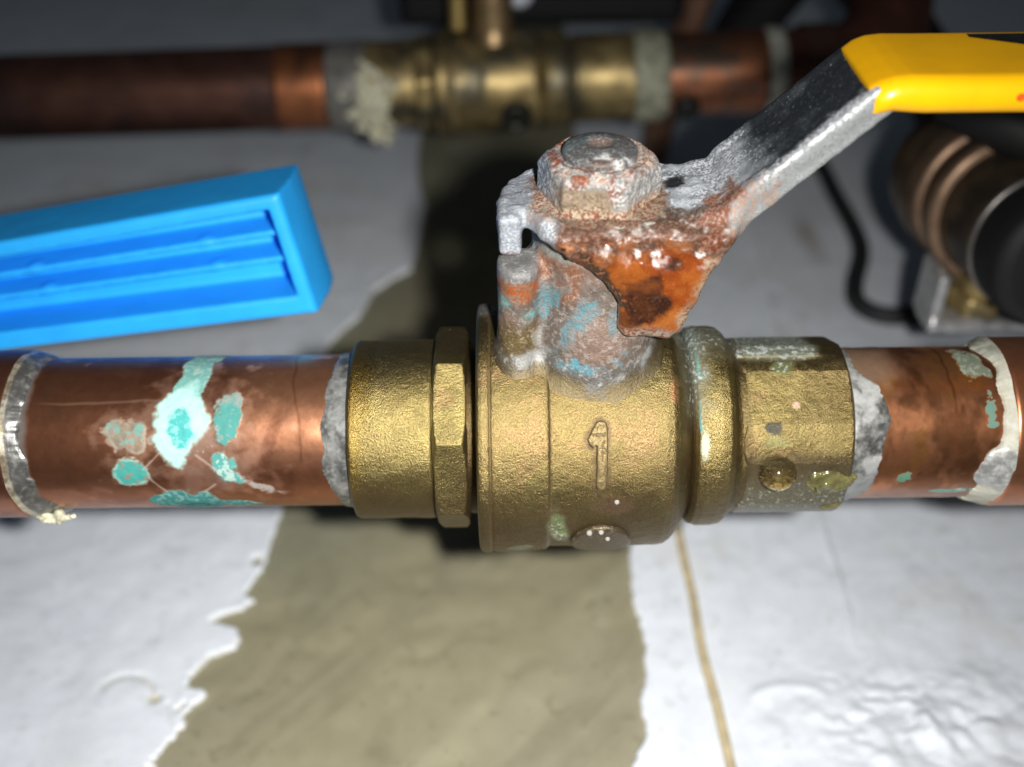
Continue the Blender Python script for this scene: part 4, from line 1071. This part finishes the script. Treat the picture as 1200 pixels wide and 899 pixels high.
fv = thing('ball_valve', 'blurred small brass ball valve with black lever on the far pipe', 'ball valve')
far_part('socket_sleeve', [(-51, 11.8), (-36.2, 11.8)], 'oldbrass', fv)
far_part('hexagon_nut', [(-36, 12.2), (-31.6, 12.2)], 'oldbrass', fv, poly=8)
far_part('valve_body', [(-31.2, 12), (-31.0, 13.9), (-27.6, 13.9), (-27.2, 13.2), (-26.8, 13.9), (-18.5, 13.9), (-18, 13.5), (-10, 13.5), (-3.4, 13.2), (-2.2, 11.6), (-1.2, 11.6)], 'oldbrass', fv)
far_part('collar', [(-1.2, 11.8), (-0.6, 12.6), (4.6, 12.6), (5.4, 11.2), (7.0, 11.2)], 'oldbrass', fv)
far_part('socket_end', [(7.0, 11.9), (24.6, 11.9)], 'oldbrass', fv)
pc = fpt(-9.0)
lathe_axis('drain_plug', [(0, 4.3), (3.0, 4.3), (3.4, 3.2), (2.2, 2.6), (2.0, 0.5)], pc + np.array([0, -12.0, -4.5]), (0, -0.93, -0.36), plain('black_brass', (0.035, 0.035, 0.028), 0.4, 0.5), fv, n=32)
sc_ = fpt(-15.0)
lathe_axis('stem', [(10, 7.5), (13, 6.2), (15, 5.6), (26, 5.2), (30, 5.2)], sc_, (0, 0.05, 1), plain('old_brass_stem', (0.36, 0.25, 0.13), 0.4, 0.8, size=4, var=0.3), fv, n=32)
lathe_axis('stem_screw', [(15, 2.4), (30, 2.4)], fpt(-24.5) + np.array([0, -1, 0]), (0, 0.05, 1), plain('bright_brass_screw', (0.62, 0.45, 0.17), 0.35, 0.8), fv, n=24)
blob('lever_cap', fv, (-8.0, 184.5, 5.0), (4.4, 4.0, 4.6), 'whitecap', h=0.5, amp=0.0)
# black lever of the far valve, standing up behind the stem
def f_flev(P):
    return smin(sbox(P, (-1, 203, 12), (42, 4.0, 22), 3.0), sbox(P, (46, 205, 22), (20, 4.0, 16), 3.0), 2.0)
V, Q, Nn = surfnets(f_flev, (-46, 196, -13), (68, 213, 42), 1.5)
mesh_from('lever', V, Q, None, 'black', fv)

fq = thing('copper_pipe', 'blurred reddish copper pipe stub leaving the far valve to the right', 'pipe', 'far copper pipes')
far_part('pipe_wall', [(26, 11.4), (60, 11.4)], plain('red_copper', (0.34, 0.135, 0.07), 0.38, 0.85, size=5, var=0.35, other=(0.16, 0.11, 0.08)), fq)
far_part('solder_ring', [(23.5, 12.4), (26, 12.9), (31, 12.3), (33, 11.5)], plain('grey_green_crust', (0.33, 0.33, 0.24), 0.6, 0.15, size=2.5, var=0.45, bump=0.3), fq)
far_part('end_ring', [(60, 11.6), (61, 12.2), (64, 12.2), (65, 11.6)], plain('pale_solder', (0.50, 0.50, 0.42), 0.5, 0.3, size=3, var=0.3), fq)
lathe_axis('drain_plug', [(0, 3.6), (2.0, 3.6), (2.6, 2.6), (1.6, 0.5)], fpt(38.0) + np.array([0, -10.2, -5.0]), (0, -0.9, -0.43), plain('black_plug', (0.02, 0.02, 0.02), 0.4, 0.4), fq, n=28)

el = thing('pipe_elbow', 'dark copper elbow turning up behind the yellow grip', 'pipe')
e0 = fpt(65)
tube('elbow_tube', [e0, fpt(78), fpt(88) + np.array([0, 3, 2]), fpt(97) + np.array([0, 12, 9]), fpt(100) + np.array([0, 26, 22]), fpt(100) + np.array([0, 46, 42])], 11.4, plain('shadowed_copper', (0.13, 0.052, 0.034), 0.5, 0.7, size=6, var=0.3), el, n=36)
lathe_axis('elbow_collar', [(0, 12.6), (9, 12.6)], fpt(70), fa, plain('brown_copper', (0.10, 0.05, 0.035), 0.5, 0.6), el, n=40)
hs = tube('rubber_hose', [(58, 230, -40), (70, 222, -10), (85, 216, 6), (104, 206, -10), (122, 196, -34), (132, 190, -64)], 9.5, 'black', None, n=28)
tag(hs, 'black rubber hose arching behind the yellow grip at the top right', 'hose')
st = tube('copper_tube', [(40, 236, -69), (44, 226, -30), (47, 219, -12), (52, 214, 10)], 5.0, plain('brown_tube', (0.26, 0.14, 0.09), 0.5, 0.6, size=5, var=0.3), None, n=24)
tag(st, 'thin brown copper tube rising behind the far pipe, left of the lever arm', 'tube')

# ================================================================== third valve, pointing at the viewer on the right
sv = thing('bronze_valve', 'blurred bronze valve with black round cap, under the yellow grip', 'ball valve')
s0, s1 = np.array([90.0, 108.0, -11.0]), np.array([92.0, 44.0, -3.0])
sa = (s1 - s0) / np.linalg.norm(s1 - s0)
lathe_axis('valve_body', [(0, 11.5), (6, 15.5), (13, 16.6), (20, 16.6), (21, 15.0), (24, 15.0), (28, 14.8), (46, 13.6), (47, 12.8)], s0, sa, 'bronze', sv, n=64)
for t in (22.5, 31.0):
    lathe_axis('rib_ring', [(t - 2.4, 14.2), (t - 1.6, 16.4), (t + 1.6, 16.4), (t + 2.4, 14.2)], s0, sa, plain('ring_bronze', (0.24, 0.155, 0.10), 0.45, 0.75, size=4, var=0.2), sv, n=64)
lathe_axis('cap_rim', [(47, 13.0), (47.2, 14.2), (48.2, 14.4), (48.4, 13.6)], s0, sa, plain('dull_rim', (0.16, 0.15, 0.14), 0.35, 0.7), sv, n=64)
cap = lathe_axis('end_cap', [(48.6, 13.6), (49.4, 14.0), (55, 14.0), (58, 13.2), (59.5, 11.4), (60.2, 7.0), (60.4, 1.0)], s0, sa, 'black', sv, n=64)
q0 = s0 + sa * 33
lathe_axis('stem', [(9, 6.8), (14, 6.4), (18, 5.6)], q0, (-0.12, 0.0, -1), 'oldbrass', sv, n=32)
lathe_axis('lock_nut', [(18, 5.8), (22.5, 5.8)], q0, (-0.12, 0.0, -1), 'oldbrass', sv, n=36, poly=6)
lv = q0 + np.array([-0.12 * 23, 0, -23.0])
def f_slev(P):
    D = P - lv
    x, y, z = D.T
    return smin(smin(sbox(D, (6, -1, -0.5), (13, 6.0, 1.2), 0.9), sbox(D, (-9.5, -1, 5), (1.3, 5.5, 6.8), 0.9), 1.5), sbox(D, (-5, -3, 0), (6, 4.5, 1.5), 1.0), 1.2)
V, Q, Nn = surfnets(f_slev, lv - np.array([14, 10, 5]), lv + np.array([21, 9, 15]), 0.6)
mesh_from('lever', V, Q, None, 'steel', sv)

tube('grip', [s0 + np.array([-12, -22, 26]), s0 + np.array([4, -36, 20]), s0 + np.array([18, -48, 12]), s0 + np.array([32, -58, 4])], 6.0, 'black', sv, n=24)

cb = tube('floor_strand', [(84, 290, -68), (95, 240, -67.6), (96, 200, -67.6), (95.5, 168, -67.6), (88.5, 147, -67.6), (86.5, 137, -67.6), (89.5, 131, -67.6), (96, 129, -67.6), (104, 132, -67.6), (118, 140, -67.6),
                          (150, 150, -67.6), (190, 150, -67.6)], 2.6, 'strand', None, n=18)  # thin dark line along the floor, modelled as a black tube
tag(cb, 'thin black strand bending across the white floor, left of the bronze valve', 'strand')

# ================================================================== beads of water under the near valve
for cx, a, rr_ in ((-0.9, -14.5, 0.42), (0.7, -14.0, 0.38), (1.7, -20.0, 0.34), (2.6, 3.5, 0.36)):
    R_ = 18.05 if a < 0 else 17.4
    bd = blob('water_bead', None, (cx, -R_ * math.cos(math.radians(a)), R_ * math.sin(math.radians(a))), (rr_, rr_, rr_), 'bead', h=0.12, amp=0.0)
    tag(bd, 'tiny bead of water low on the belly of the near valve', 'water bead', 'water beads under the near valve')
